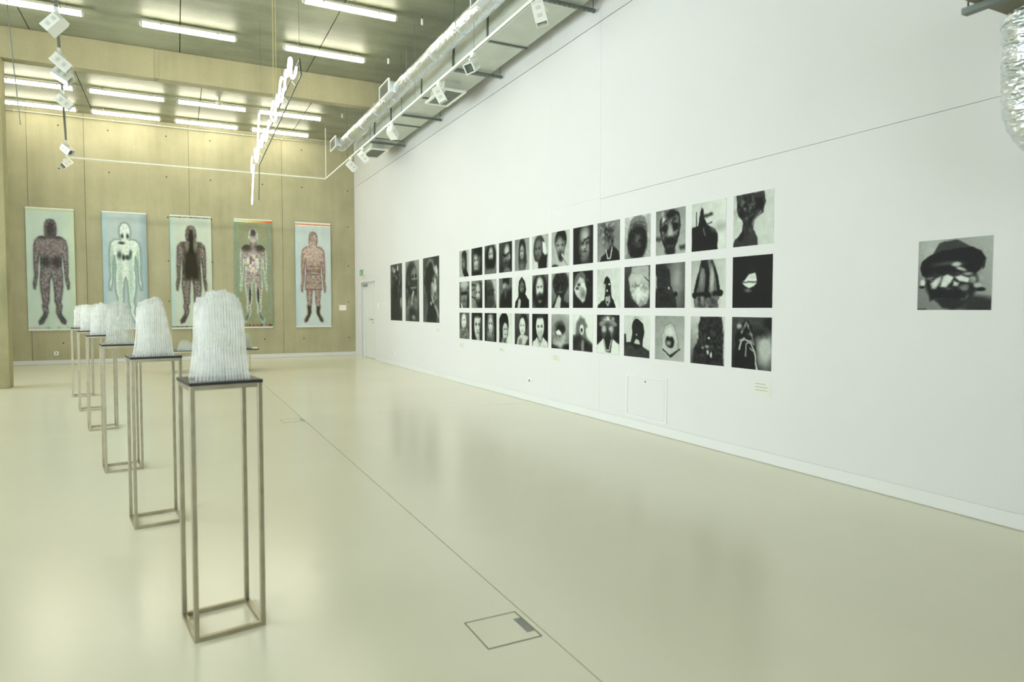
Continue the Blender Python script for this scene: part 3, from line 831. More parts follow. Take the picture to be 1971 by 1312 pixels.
# ------------------------------------------------------------------ printed pictures: drawn cell by cell on a fine mesh
class Paint:
    """tone painter on an n x m lattice; u to the right, v downwards, both 0..1 (v scaled by asp)"""
    def __init__(self, nu, nv, asp=1.0, seed=0, warp=.022):
        self.nu, self.nv, self.asp = nu, nv, asp
        u = np.linspace(0, 1, nu); v = np.linspace(0, 1, nv)
        self.U, self.V = np.meshgrid(u, v)
        self.a = np.zeros((nv, nu, 3))
        self.rng = np.random.RandomState(seed)
        self.U0, self.V0 = self.U, self.V
        if warp:
            wu = self.noise(5, 5 * asp) * warp * 2 + self.noise(16, 16 * asp, 2) * warp
            wv = self.noise(5, 5 * asp) * warp * 2 / asp + self.noise(16, 16 * asp, 2) * warp / asp
            self.U, self.V = np.clip(self.U + wu, 0, .999), np.clip(self.V + wv, 0, .999)
    def noise(self, sx, sy, octs=3):
        out = np.zeros_like(self.U); amp, tot = 1.0, 0
        for o in range(octs):
            nx, ny = max(2, int(sx * 2 ** o)), max(2, int(sy * 2 ** o))
            g = self.rng.rand(ny + 2, nx + 2)
            x = np.clip(self.U0, 0, .9999) * nx if hasattr(self, 'U0') else self.U * nx; y = np.clip(self.V0, 0, .9999) * ny if hasattr(self, 'V0') else self.V * ny
            i = x.astype(int); j = y.astype(int); fx = x - i; fy = y - j
            fx = fx * fx * (3 - 2 * fx); fy = fy * fy * (3 - 2 * fy)
            out += amp * ((g[j, i] * (1 - fx) + g[j, i + 1] * fx) * (1 - fy) + (g[j + 1, i] * (1 - fx) + g[j + 1, i + 1] * fx) * fy)
            tot += amp; amp *= .55
        return out / tot - .5
    def mixin(self, mask, tone):
        t = np.array(tone if isinstance(tone, (tuple, list)) else (tone,) * 3, float)
        self.a += (t - self.a) * mask[..., None]
    def ell_mask(self, cx, cy, rx, ry, soft=.12, rot=0.0):
        du, dv = self.U - cx, (self.V - cy)
        c, s = math.cos(rot), math.sin(rot)
        x, y = du * c + dv * s, -du * s + dv * c
        d = np.sqrt((x / rx) ** 2 + (y / ry) ** 2)
        return np.clip((1 + soft - d) / (2 * soft), 0, 1)
    def poly_mask(self, pts, soft=.015):
        U, V = self.U, self.V * self.asp
        P = [(x, y * self.asp) for x, y in pts]
        ins = np.zeros(U.shape, bool); dist = np.full(U.shape, 9.0)
        for k in range(len(P)):
            (x0, y0), (x1, y1) = P[k], P[(k + 1) % len(P)]
            if y0 != y1:
                cr = ((y0 > V) != (y1 > V)) & (U < (x1 - x0) * (V - y0) / (y1 - y0) + x0)
                ins ^= cr
            dist = np.minimum(dist, self.seg(U, V, x0, y0, x1, y1))
        sd = np.where(ins, dist, -dist)
        return np.clip((sd + soft) / (2 * soft), 0, 1)
    def seg(self, U, V, x0, y0, x1, y1):
        dx, dy = x1 - x0, y1 - y0; L = dx * dx + dy * dy + 1e-9
        t = np.clip(((U - x0) * dx + (V - y0) * dy) / L, 0, 1)
        return np.hypot(U - x0 - t * dx, V - y0 - t * dy)
    def line_mask(self, pts, w, soft=.012):
        U, V = self.U, self.V * self.asp
        d = np.full(U.shape, 9.0)
        for (x0, y0), (x1, y1) in zip(pts, pts[1:]):
            d = np.minimum(d, self.seg(U, V, x0, y0 * self.asp, x1, y1 * self.asp))
        return np.clip((w / 2 + soft - d) / (2 * soft), 0, 1)
    def run(self, ops):
        for op in ops:
            k = op[0]
            if k == 'g':      # gradient: tone top-left, top-right, bottom-left, bottom-right
                a, b, c, d = op[1:5]; U, V = self.U, self.V
                self.a[:] = ((a * (1 - U) + b * U) * (1 - V) + (c * (1 - U) + d * U) * V)[..., None]
            elif k == 'e': self.mixin(self.ell_mask(*op[1:5], *op[6:]), op[5])
            elif k == 'p': self.mixin(self.poly_mask(op[1], *(op[3:])), op[2])
            elif k == 'l': self.mixin(self.line_mask(op[1], op[2], *(op[4:])), op[3])
            elif k == 'n':    # overall grain
                self.a += (self.noise(op[1], op[2]) * op[3])[..., None]
            elif k == 'ne':   # texture inside an ellipse
                self.a += (self.noise(op[6], op[7]) * op[5] * 2 * self.ell_mask(*op[1:5], .25))[..., None]
            elif k == 'np':
                self.a += (self.noise(op[2], op[3]) * op[4] * 2 * self.poly_mask(op[1], .02))[..., None]
            elif k == 'f':    # face features: cx, cy, w, h, dark, light, turn
                cx, cy, w, h, dk, lt = op[1:7]; tn = op[7] if len(op) > 7 else 0
                sh = cx + tn * w * .25
                for s in (-1, 1):
                    self.mixin(self.ell_mask(sh + s * w * .42, cy - h * .14, w * .26, h * .10, .5) * .6, dk)
                    self.mixin(self.line_mask([(sh + s * w * .18, cy - h * .22), (sh + s * w * .66, cy - h * .26)], h * .05, .015) * .45, dk)
                    self.mixin(self.ell_mask(sh + s * w * .48, cy + h * .16, w * .22, h * .18, .8) * .5, lt)
                self.mixin(self.ell_mask(sh, cy + h * .05, w * .10, h * .24, .6) * .6, lt)
                self.mixin(self.ell_mask(sh, cy + h * .30, w * .2, h * .035, .6) * .6, dk)
                self.mixin(self.ell_mask(sh, cy + h * .50, w * .34, h * .05, .7) * .6, dk)
                self.mixin(self.ell_mask(sh, cy - h * .62, w * .5, h * .22, .8) * .45, lt)
        return self

def print_mesh(name, P, w, h, mat, axis, tint=(.965, 1.0, .955), thick=.004, lo=.03, hi=.86):
    """axis 'x': lies on the right wall facing -X, u runs towards -Y; axis 'y': on the back wall facing -Y"""
    nu, nv = P.nu, P.nv
    A = np.clip(P.a, 0, 1)
    if axis == 'x': A = np.clip(.46 + (A - .46) * 1.22, 0, 1)
    T = np.clip(lo + (hi - lo) * A, 0, 1) * np.array(tint)
    T = np.where(T <= .04045, T / 12.92, ((T + .055) / 1.055) ** 2.4)
    U, V = P.U0 * w - w / 2, h / 2 - P.V0 * h
    Z0 = np.zeros_like(U)
    if axis == 'x': co = np.stack([Z0 - thick, -U, V], -1).reshape(-1, 3)
    else: co = np.stack([U, Z0 - thick, V], -1).reshape(-1, 3)
    idx = np.arange(nu * nv).reshape(nv, nu)
    q = np.stack([idx[:-1, :-1], idx[1:, :-1], idx[1:, 1:], idx[:-1, 1:]], -1).reshape(-1, 4)
    rim = np.concatenate([idx[0, :], idx[1:, -1], idx[-1, -2::-1], idx[-2:0:-1, 0]])
    n = len(co); back = co[rim].copy(); back[:, 0 if axis == 'x' else 1] = 0
    faces = [tuple(int(i) for i in f) for f in q]
    k = len(rim)
    for i in range(k):
        j = (i + 1) % k; faces.append((int(rim[i]), int(rim[j]), n + j, n + i))
    faces.append(tuple(range(n, n + k)))
    me = bpy.data.meshes.new(name)
    me.from_pydata([tuple(c) for c in np.concatenate([co, back])], [], faces)
    me.materials.append(mat); me.materials.append(M_PAPER)
    mi = [0] * len(q) + [1] * (k + 1)
    me.polygons.foreach_set('material_index', mi)
    at = me.color_attributes.new('ink', 'FLOAT_COLOR', 'POINT')
    full = np.ones((n + k, 4), np.float32); full[:n, :3] = T.reshape(-1, 3); full[n:, :3] = T.reshape(-1, 3)[rim]
    at.data.foreach_set('color', full.ravel())
    me.update()
    o = bpy.data.objects.new(name, me); col.objects.link(o)
    return o

e, p, l, f, n, ne = 'e', 'p', 'l', 'f', 'n', 'ne'
SHOULD = [(.0, 1.01), (.05, .9), (.3, .8), (.38, .7), (.62, .7), (.7, .8), (.95, .9), (1, 1.01)]
GRID = [
 # ---- top row
 [('grey profile head against pale ground', [('g', .66, .74, .72, .78), (e, .52, .5, .26, .46, .22, .08), (e, .42, .46, .15, .3, .5, .4), (e, .5, .18, .24, .16, .12, .3), (p, [(.4, .7), (.72, .7), (.95, 1.01), (.5, 1.01)], .12), (f, .42, .48, .18, .34, .15, .6, -.3)]),
  ('man lit from the left on dark ground', [('g', .3, .15, .2, .12), (e, .52, .5, .3, .44, .38, .3), (e, .42, .5, .17, .36, .72, .5), (e, .62, .14, .36, .18, .06, .3), (f, .45, .5, .26, .36, .1, .85, -.1), (e, .5, .97, .4, .14, .05, .4)]),
  ('bearded man with curly hair', [('g', .4, .75, .35, .5), (e, .5, .42, .46, .48, .08, .2), (e, .54, .33, .2, .26, .7, .3), (f, .55, .35, .2, .28, .12, .85), (e, .46, .66, .3, .17, .08, .4), (p, [(0, 1.01), (.1, .88), (.4, .82), (.8, .84), (1, .78), (1, 1.01)], .45, .06)]),
  ('frowning face half in shadow', [('g', .3, .12, .2, .08), (e, .52, .5, .28, .42, .28, .25), (e, .62, .3, .17, .2, .8, .5), (f, .54, .52, .26, .34, .04, .75), (l, [(.28, .4), (.52, .46), (.78, .36)], .06, .05, .03), (e, .8, .5, .08, .1, .6, .5), (p, [(.3, 1.01), (.5, .85), (.75, .85), (1, 1.01)], .45, .04)]),
  ('girl with long straight hair', [('g', .5, .62, .6, .68), (e, .52, .36, .24, .36, .1, .12), (p, [(.3, .35), (.74, .35), (.84, .75), (.72, .97), (.34, .97), (.28, .8)], .16, .05), (e, .5, .42, .15, .23, .62, .3), (f, .49, .43, .15, .24, .14, .75), (e, .5, .86, .2, .14, .42, .6)]),
  ('split face under strips of light', [('g', .75, .7, .8, .75), (e, .45, .45, .36, .45, .1, .12), (e, .4, .42, .24, .34, .42, .35), (f, .36, .44, .24, .32, .1, .6), (p, [(.62, .2), (.82, .25), (.9, .5), (.8, .62), (.68, .55)], .92, .03), (p, [(.5, .7), (.95, .6), (.9, 1.01), (.35, 1.01)], .05, .03), (p, [(.05, 1.01), (.15, .75), (.35, .8), (.38, 1.01)], .85, .03)]),
  ('short-haired face with raised arm', [('g', .68, .76, .7, .8), (e, .52, .26, .33, .3, .06, .12), (p, [(.24, .3), (.8, .28), (.72, .65), (.54, .86), (.42, .8), (.3, .6)], .42, .03), (e, .45, .35, .17, .16, .62, .6), (f, .5, .44, .26, .3, .12, .68), (e, .55, .72, .14, .12, .15, .5), (l, [(.6, .66), (1.0, .98)], .08, .78, .03), (l, [(.55, .7), (.9, 1.0)], .02, .4), (e, .2, 1.0, .18, .06, .2, .3)]),
  ('bald head emerging from black', [('g', .1, .06, .05, .05), (e, .62, .52, .28, .46, .45, .45), (e, .6, .22, .2, .18, .68, .6), (f, .6, .5, .28, .36, .08, .75), (l, [(.55, .38), (.82, .3)], .05, .05, .03), (ne, .55, .7, .25, .25, .25, 9, 9), (e, .92, .6, .1, .4, .06, .5)]),
  ('head dissolving into branches', [('g', .42, .55, .62, .5), (p, [(.3, .15), (.75, .12), (.74, .5), (.62, .75), (.42, .75), (.34, .5)], .26, .05), (ne, .52, .35, .34, .4, .28, 12, 12), (ne, .3, .15, .4, .2, .22, 16, 16), (e, .42, .62, .1, .16, .5, .6), (p, [(.12, 1.01), (.2, .88), (.42, .76), (.66, .6), (.95, .78), (1, 1.01)], .05), (l, [(.38, .72), (.46, .92), (.58, .93), (.66, .66)], .05, .75)]),
  ('dark face under a knitted cap', [('g', .82, .78, .6, .7), (n, 8, 8, .35), (e, .52, .35, .38, .36, .5, .06), (e, .5, .62, .38, .42, .06, .12), (l, [(.2, .32), (.5, .24), (.84, .3)], .03, .3), (l, [(.22, .22), (.5, .14), (.8, .2)], .03, .32), (ne, .52, .3, .35, .2, .12, 20, 6), (e, .48, .55, .14, .16, .32, .7), (e, .5, .7, .12, .06, .25, .6), (ne, .5, .65, .35, .35, .2, 10, 10)]),
  ('cracked mask-like face with open mouth', [('g', .5, .62, .68, .7), (p, [(.14, .2), (.3, .04), (.6, .02), (.82, .14), (.86, .4), (.74, .72), (.62, .94), (.5, 1.0), (.38, .94), (.2, .66), (.13, .4)], .14, .02), (p, [(.18, .24), (.34, .1), (.62, .08), (.78, .2), (.8, .42), (.7, .68), (.58, .86), (.42, .86), (.25, .62)], .42, .03), (ne, .5, .45, .3, .36, .42, 13, 13), (e, .32, .41, .12, .08, .03, .3), (e, .66, .4, .13, .08, .03, .3), (e, .5, .52, .08, .15, .7, .6), (e, .5, .7, .2, .1, .05, .4), (p, [(.2, .06), (.45, .04), (.4, .18), (.22, .26)], .88, .03), (e, .5, .12, .22, .09, .1, .5), (e, .5, .92, .17, .1, .12, .3), (l, [(0, .62), (.14, .64)], .1, .25, .04), (l, [(.86, .86), (1, .85)], .09, .2, .04)]),
  ('black robed shape with a thin spire', [('g', .8, .9, .85, .88), (p, [(0, .5), (.2, .48), (.27, .2), (.3, .1), (.36, .14), (.37, .32), (.46, .48), (.7, .58), (.78, .7), (.78, 1.01), (0, 1.01)], .07, .015), (l, [(.15, .18), (.15, .48)], .03, .15), (l, [(.37, .3), (.6, .26)], .06, .15, .03), (l, [(.45, .47), (.58, .43)], .03, .2, .02), (l, [(.36, .55), (.4, .68)], .03, .5, .02), (e, .85, .55, .2, .08, .72, .8)]),
  ('dark eroded bust on pale ground', [('g', .78, .84, .82, .84), (p, [(.06, 0), (.76, 0), (.82, .2), (.76, .4), (.55, .5), (.5, .68), (.62, .85), (.64, 1.01), (0, 1.01), (.04, .86), (.22, .74), (.24, .52), (.1, .36)], .22, .012), (e, .66, .24, .09, .11, .04, .3), (ne, .35, .3, .3, .25, .34, 14, 14), (l, [(.3, .1), (.38, .3), (.34, .4)], .03, .1), (e, .2, .36, .07, .08, .1, .5), (ne, .4, .6, .12, .2, .2, 14, 14), (p, [(.12, .84), (.26, .68), (.3, .82), (.2, .9)], .04), (l, [(.7, .38), (.62, .46), (.52, .52), (.5, .62)], .035, .5)])],
 # ---- middle row
 [('weathered face with pale hair', [('g', .4, .3, .3, .25), (e, .5, .5, .38, .5, .45, .2), (e, .5, .1, .4, .14, .75, .4), (f, .48, .52, .34, .42, .06, .7), (l, [(.2, .45), (.78, .43)], .1, .14, .04), (p, [(.15, .8), (.25, .82), (.38, 1.01), (.22, 1.01)], .85), (e, .9, .8, .15, .3, .15, .5)]),
  ('face beside bare branches', [('g', .5, .5, .6, .3), (l, [(0, .35), (.4, .3)], .04, .2), (l, [(0, .58), (.42, .66)], .05, .15), (l, [(0, .12), (.5, .2), (1, .1)], .06, .15, .03), (e, .68, .5, .3, .5, .2, .2), (e, .6, .4, .2, .3, .75, .4), (f, .6, .5, .26, .42, .04, .85), (e, .9, .9, .2, .2, .08, .4)]),
  ('soft blurred face in half light', [('g', .3, .75, .15, .3), (e, .5, .62, .42, .52, .22, .3), (p, [(.6, 0), (1, 0), (1, .9), (.86, .7), (.78, .3)], .75, .1), (e, .6, .38, .2, .05, .06, .5), (f, .52, .58, .34, .42, .08, .42), (e, .05, .4, .1, .6, .08, .5), (l, [(.95, .55), (.85, .85), (.7, 1.0)], .04, .6, .03)]),
  ('man in tall dark hat shading his eyes', [('g', .45, .4, .4, .25), (p, [(.32, 0), (.78, 0), (.8, .24), (.3, .24)], .05), (e, .52, .4, .26, .22, .45, .4), (e, .42, .26, .12, .1, .7, .6), (p, [(.05, 1.01), (.15, .6), (.4, .42), (.8, .4), (1, .35), (1, 1.01)], .1, .08), (e, .5, .5, .1, .16, .35, .6)]),
  ('hooded dark figure with lifted hand', [('g', .88, .9, .9, .92), (p, [(0, 1.01), (.05, .8), (.3, .62), (.24, .4), (.3, .15), (.5, .02), (.7, .15), (.8, .4), (.74, .55), (.98, .75), (1, 1.01)], .06), (e, .5, .34, .16, .2, .45, .4), (f, .52, .36, .15, .22, .12, .5), (p, [(.2, 1.01), (.24, .75), (.36, .66), (.44, .78), (.38, 1.01)], .75, .02), (e, .48, .6, .2, .1, .1, .4)]),
  ('bearded long-haired face', [('g', .55, .4, .3, .2), (e, .48, .5, .46, .55, .08, .15), (e, .48, .4, .24, .34, .82, .25), (f, .48, .42, .24, .34, .1, .92), (e, .55, .78, .3, .2, .07, .35), (e, .5, .8, .12, .05, .5, .6), (l, [(.98, .0), (.98, .35)], .06, .04), (ne, .3, .85, .3, .2, .15, 10, 10)]),
  ('huge curly hair above a pale hand', [('g', .62, .7, .4, .35), (e, .52, .3, .44, .36, .14, .12), (ne, .52, .3, .42, .34, .22, 14, 14), (p, [(.35, .5), (.7, .5), (.72, .8), (1, .9), (1, 1.01), (0, 1.01), (.3, .7)], .1, .04), (p, [(.16, 1.01), (.3, .75), (.42, .64), (.56, .74), (.5, 1.01)], .8, .03), (e, .5, .54, .14, .03, .4, .6)]),
  ('tilted pale face under a cap', [('g', .08, .12, .06, .06), (e, .36, .3, .32, .28, .42, .08, -.5), (p, [(.1, .4), (.34, .16), (.56, .22), (.7, .5), (.62, .8), (.5, .86), (.2, .7), (.04, .5)], .82, .03), (ne, .4, .5, .3, .32, .2, 8, 8), (e, .3, .36, .07, .04, .2, .5), (e, .22, .46, .07, .04, .2, .5), (e, .5, .62, .14, .12, .5, .6), (ne, .85, .25, .2, .3, .4, 8, 8)]),
  ('black oval head with white dots', [('g', .78, .86, .86, .88), (n, 14, 4, .1), (p, [(0, 1.01), (.04, .92), (.34, .78), (.36, .6), (.3, .4), (.36, .25), (.46, .2), (.58, .28), (.62, .5), (.66, .72), (.76, .85), (.84, 1.01)], .05, .012), (p, [(.3, .38), (.38, .38), (.38, .62), (.34, .62)], .75), (p, [(.36, .72), (.6, .68), (.62, .84), (.5, .98), (.4, .88)], .66, .02), (e, .54, .4, .035, .025, .95), (e, .46, .55, .03, .025, .9), (e, .48, .86, .05, .03, .2)]),
  ('pale wrapped lump like a bound head', [('g', .28, .3, .1, .25), (p, [(.3, 0), (.95, 0), (.95, .3), (.98, .7), (.86, .9), (.62, .98), (.42, .86), (.24, .6), (.18, .3), (.28, .15)], .7, .03), (ne, .6, .65, .34, .3, .42, 9, 13), (l, [(.28, .15), (.7, .2), (.94, .36)], .015, .5), (e, .55, .3, .25, .1, .8, .8), (e, .62, .68, .2, .12, .9, .8), (l, [(.8, .28), (.95, .36)], .02, .15)]),
  ('dark cloth shoulder with one bright dot', [('g', .25, .3, .45, .2), (e, .75, .35, .2, .5, .62, .9), (p, [(0, 0), (.3, 0), (.48, .15), (.55, .5), (.68, .72), (.74, 1.01), (0, 1.01)], .17, .015), (ne, .25, .6, .3, .5, .12, 5, 14), (p, [(0, .2), (.05, .3), (.05, .55), (0, .62)], .7), (e, .47, .56, .025, .025, .95), (e, .7, .7, .06, .05, .06, .4)]),
  ('cage of dark ribbons like a head', [('g', .68, .8, .86, .86), (p, [(.3, 0), (.62, 0), (.7, .12), (.8, .4), (.85, .7), (.8, 1.01), (.12, 1.01), (.06, .72), (.14, .45), (.28, .15)], .4, .03), (l, [(.44, .02), (.5, .4), (.46, .74)], .1, .05), (l, [(.33, .06), (.2, .4), (.1, .72)], .08, .06), (l, [(.62, .06), (.76, .36), (.82, .72)], .07, .06), (l, [(.08, .72), (.84, .7)], .09, .06, .02), (e, .85, .7, .09, .07, .04), (e, .12, .74, .08, .06, .06), (e, .62, .4, .06, .28, .72, .5), (e, .32, .36, .07, .22, .55, .5), (ne, .45, .88, .4, .14, .35, 12, 8), (e, .85, .88, .06, .06, .8), (l, [(.4, 0), (.4, .08)], .2, .12)]),
  ('almost black picture with lit lips', [('g', .04, .05, .03, .03), (e, .5, .28, .2, .2, .12, .9), (p, [(.26, .52), (.36, .44), (.42, .36), (.58, .34), (.6, .44), (.62, .52), (.56, .58), (.42, .62), (.3, .57)], .9, .012), (l, [(.28, .52), (.44, .5), (.6, .51)], .022, .15), (e, .4, .66, .08, .035, .5, .8), (e, .5, .42, .07, .04, .8, .5)])],
 # ---- bottom row
 [('pale woman in a fur collar', [('g', .35, .4, .3, .2), (e, .48, .35, .4, .38, .4, .3), (e, .45, .32, .24, .28, .88, .25), (f, .45, .33, .23, .3, .35, .95), (p, [(0, .65), (.4, .56), (.8, .6), (1, .72), (1, 1.01), (0, 1.01)], .45, .04), (ne, .5, .8, .5, .25, .25, 12, 12)]),
  ('sharp-featured face with bright cheek', [('g', .2, .15, .08, .05), (e, .56, .46, .32, .5, .78, .12), (e, .56, .08, .34, .12, .1, .3), (f, .56, .5, .3, .46, .06, .95, -.1), (p, [(.8, .3), (1, .3), (1, 1.01), (.7, .8)], .2, .08), (p, [(.4, 1.01), (.7, .8), (.8, 1.01)], .7, .04), (p, [(0, .85), (.3, .85), (.45, 1.01), (0, 1.01)], .05, .04)]),
  ('pale-haired woman with hand at mouth', [('g', .1, .1, .08, .08), (p, [(.25, .15), (.5, .02), (.75, .15), (.86, .6), (.8, 1.01), (.15, 1.01), (.12, .6)], .36, .05), (e, .5, .42, .19, .3, .75, .25), (f, .5, .42, .2, .32, .08, .85), (e, .42, .75, .22, .12, .55, .5), (e, .5, .1, .2, .05, .65, .5), (ne, .5, .7, .4, .3, .18, 12, 5)]),
  ('woman with dark fringe laughing', [('g', .82, .86, .86, .88), (e, .38, .3, .36, .32, .07, .06), (p, [(.04, .3), (.3, .3), (.3, 1.01), (.02, 1.01)], .14, .03), (p, [(.6, .3), (.74, .4), (.66, .8), (.56, .6)], .1, .03), (e, .48, .56, .19, .24, .75, .12), (f, .5, .58, .18, .24, .1, .9), (p, [(.3, .82), (.62, .8), (.66, 1.01), (.2, 1.01)], .5, .03), (ne, .4, .92, .3, .1, .5, 10, 6)]),
  ('woman with pale shoulders on dark ground', [('g', .3, .45, .15, .2), (e, .62, .28, .28, .28, .1, .12), (e, .54, .4, .21, .28, .85, .12), (f, .54, .42, .2, .28, .35, .95), (p, [(.15, 1.01), (.22, .78), (.42, .66), (.62, .66), (.95, .72), (.98, .85), (.7, 1.01)], .8, .03), (p, [(.3, .8), (.5, .78), (.52, 1.01), (.26, 1.01)], .5, .04), (p, [(.8, .9), (1, .7), (1, 1.01), (.7, 1.01)], .2, .05)]),
  ('bald man in a white shirt on black', [('g', .05, .05, .04, .04), (e, .5, .38, .26, .34, .85, .1), (e, .55, .06, .3, .08, .18, .5), (f, .5, .44, .24, .36, .08, .95), (p, [(.3, .5), (.7, .5), (.6, .8), (.5, .86), (.4, .8)], .72, .05), (p, [(0, 1.01), (.06, .86), (.3, .72), (.5, .9), (.7, .7), (.96, .84), (1, 1.01)], .86, .02), (l, [(.34, .8), (.48, .98), (.64, .8)], .02, .45)]),
  ('distorted blurred face with white blots', [('g', .7, .75, .3, .4), (e, .5, .5, .46, .5, .6, .3), (e, .48, .42, .24, .18, .1, .5), (p, [(.26, .5), (.4, .44), (.58, .5), (.56, .6), (.4, .62), (.28, .58)], .92, .02), (e, .64, .42, .14, .1, .12, .4), (ne, .5, .7, .36, .2, .3, 8, 8), (e, .5, .85, .3, .1, .75, .7), (l, [(.1, .5), (.1, .35), (.3, .24), (.6, .24)], .02, .35), (e, .1, 1, .3, .1, .15, .4), (e, .95, .95, .3, .1, .1, .4)]),
  ('veiled head with a cut-out mouth', [('g', .88, .92, .8, .88), (p, [(.14, .55), (.18, .25), (.38, .06), (.6, .12), (.74, .3), (.66, .4), (.72, .62), (.98, .8), (1, 1.01), (0, 1.01), (0, .58)], .45, .04), (p, [(0, .62), (.3, .55), (.6, .68), (1, .82), (1, 1.01), (0, 1.01)], .16, .06), (e, .46, .42, .11, .15, .92, .1), (e, .45, .45, .055, .07, .1, .3), (e, .46, .5, .05, .03, .7, .4), (l, [(.5, .72), (.5, .98)], .14, .5, .05), (ne, .5, .8, .3, .2, .2, 6, 12)]),
  ('costumed face with goggles and necklace', [('g', .14, .12, .12, .1), (n, 8, 8, .2), (e, .5, .12, .3, .1, .6, .3), (ne, .5, .1, .3, .1, .5, 12, 12), (e, .5, .24, .4, .1, .55, .12), (e, .5, .24, .24, .05, .72, .4), (e, .5, .42, .3, .24, .3, .2), (e, .32, .36, .1, .08, .7, .4), (e, .64, .36, .1, .09, .68, .4), (ne, .5, .48, .2, .15, .35, 12, 12), (e, .5, .7, .16, .24, .14, .3), (p, [(0, .78), (.28, .62), (.4, .95), (.62, .95), (.72, .6), (1, .74), (1, 1.01), (0, 1.01)], .92, .02), (l, [(.32, .66), (.42, .92), (.56, .9), (.66, .64)], .05, .7)]),
  ('figure in a dark balaclava', [('g', .82, .88, .8, .86), (p, [(.36, .16), (.46, .08), (.6, .1), (.76, .2), (.8, .4), (.74, .6), (.74, .72), (.95, .85), (1, 1.01), (0, 1.01), (0, .45), (.08, .46), (.1, .66), (.28, .64), (.34, .4), (.32, .25)], .14, .015), (p, [(0, .7), (.3, .72), (.5, .84), (.75, .74), (1, .82), (1, 1.01), (0, 1.01)], .24, .02), (p, [(.4, .66), (.5, .56), (.62, .6), (.64, .7), (.44, .68)], .8, .015), (e, .5, .45, .03, .03, .6, .4), (l, [(.34, .12), (.4, .06), (.6, .04), (.72, .1)], .02, .6)]),
  ('pale hooded head with dark open mouth', [('g', .6, .66, .66, .74), (e, .5, .55, .28, .38, .75, .06), (l, [(.25, .7), (.24, .45), (.36, .22), (.52, .16), (.68, .24), (.78, .5), (.8, .72)], .02, .5), (p, [(.28, .74), (.52, .88), (.86, .72), (.88, .74), (.54, .94), (.28, .77)], .1, .012), (e, .52, .58, .15, .14, .06, .15), (e, .5, .38, .14, .1, .85, .3), (e, .48, .62, .09, .06, .6, .5)]),
  ('coarse dark knitted hood and coat', [('g', .78, .82, .4, .85), (p, [(.3, 0), (.92, 0), (.96, .2), (.98, 1.01), (0, 1.01), (.08, .72), (.24, .5), (.24, .15)], .16, .02), (ne, .6, .5, .5, .5, .2, 16, 16), (e, .55, .45, .025, .02, .8), (e, .5, .62, .06, .03, .6, .4), (e, .52, .74, .03, .05, .8, .4), (e, .62, .78, .03, .06, .85, .4), (e, .38, .66, .05, .03, .5, .4), (p, [(0, .75), (.1, .7), (.06, 1.01), (0, 1.01)], .45, .04)]),
  ('dark wet figure with pale strands, blurred face', [('g', .3, .25, .15, .2), (e, .85, .6, .2, .34, .75, .5), (e, .7, .28, .26, .1, .15, .6), (e, .95, .1, .16, .12, .12, .5), (p, [(.06, 1.01), (.1, .4), (.22, .15), (.38, .06), (.5, .18), (.62, .5), (.68, 1.01)], .07, .03), (l, [(.2, .62), (.24, .46), (.36, .42), (.5, .5), (.6, .66), (.66, 1)], .04, .75), (l, [(.36, .75), (.38, .52), (.5, .46), (.58, .52)], .035, .6), (l, [(.26, .3), (.38, .1), (.48, .26), (.58, .5)], .05, .45), (e, .2, .18, .06, .05, .7, .5), (ne, .38, .25, .16, .2, .3, 12, 12), (l, [(.2, .45), (.34, .4)], .03, .7), (l, [(.48, .6), (.6, .66)], .03, .65)])]]
ORD = ['first', 'second', 'third', 'fourth', 'fifth', 'sixth', 'seventh', 'eighth', 'ninth', 'tenth', 'eleventh', 'twelfth', 'last']
ROWS = [('top', 2.542, 2.043), ('middle', 1.947, 1.451), ('bottom', 1.362, .865)]
PITCH = (12.030 - 4.917) / 12
for r, (rn, zt, zb) in enumerate(ROWS):
    for c in range(13):
        d, ops = GRID[r][c]
        P = Paint(72, 72, 1.0, r * 20 + c).run(ops); P.run([(n, 9, 9, .09), (n, 34, 34, .05)])
        yl = 12.030 - c * PITCH
        o = print_mesh('photo_print', P, .494, zt - zb, M_PRINT, 'x')
        o.location = (XW, yl - .247, (zt + zb) / 2)
        tag(o, 'black-and-white print: %s, %s row, %s from left' % (d.replace(' on dark ground', '').replace(' against pale ground', ''), rn, ORD[c]), 'photograph', 'square prints in the photo grid')

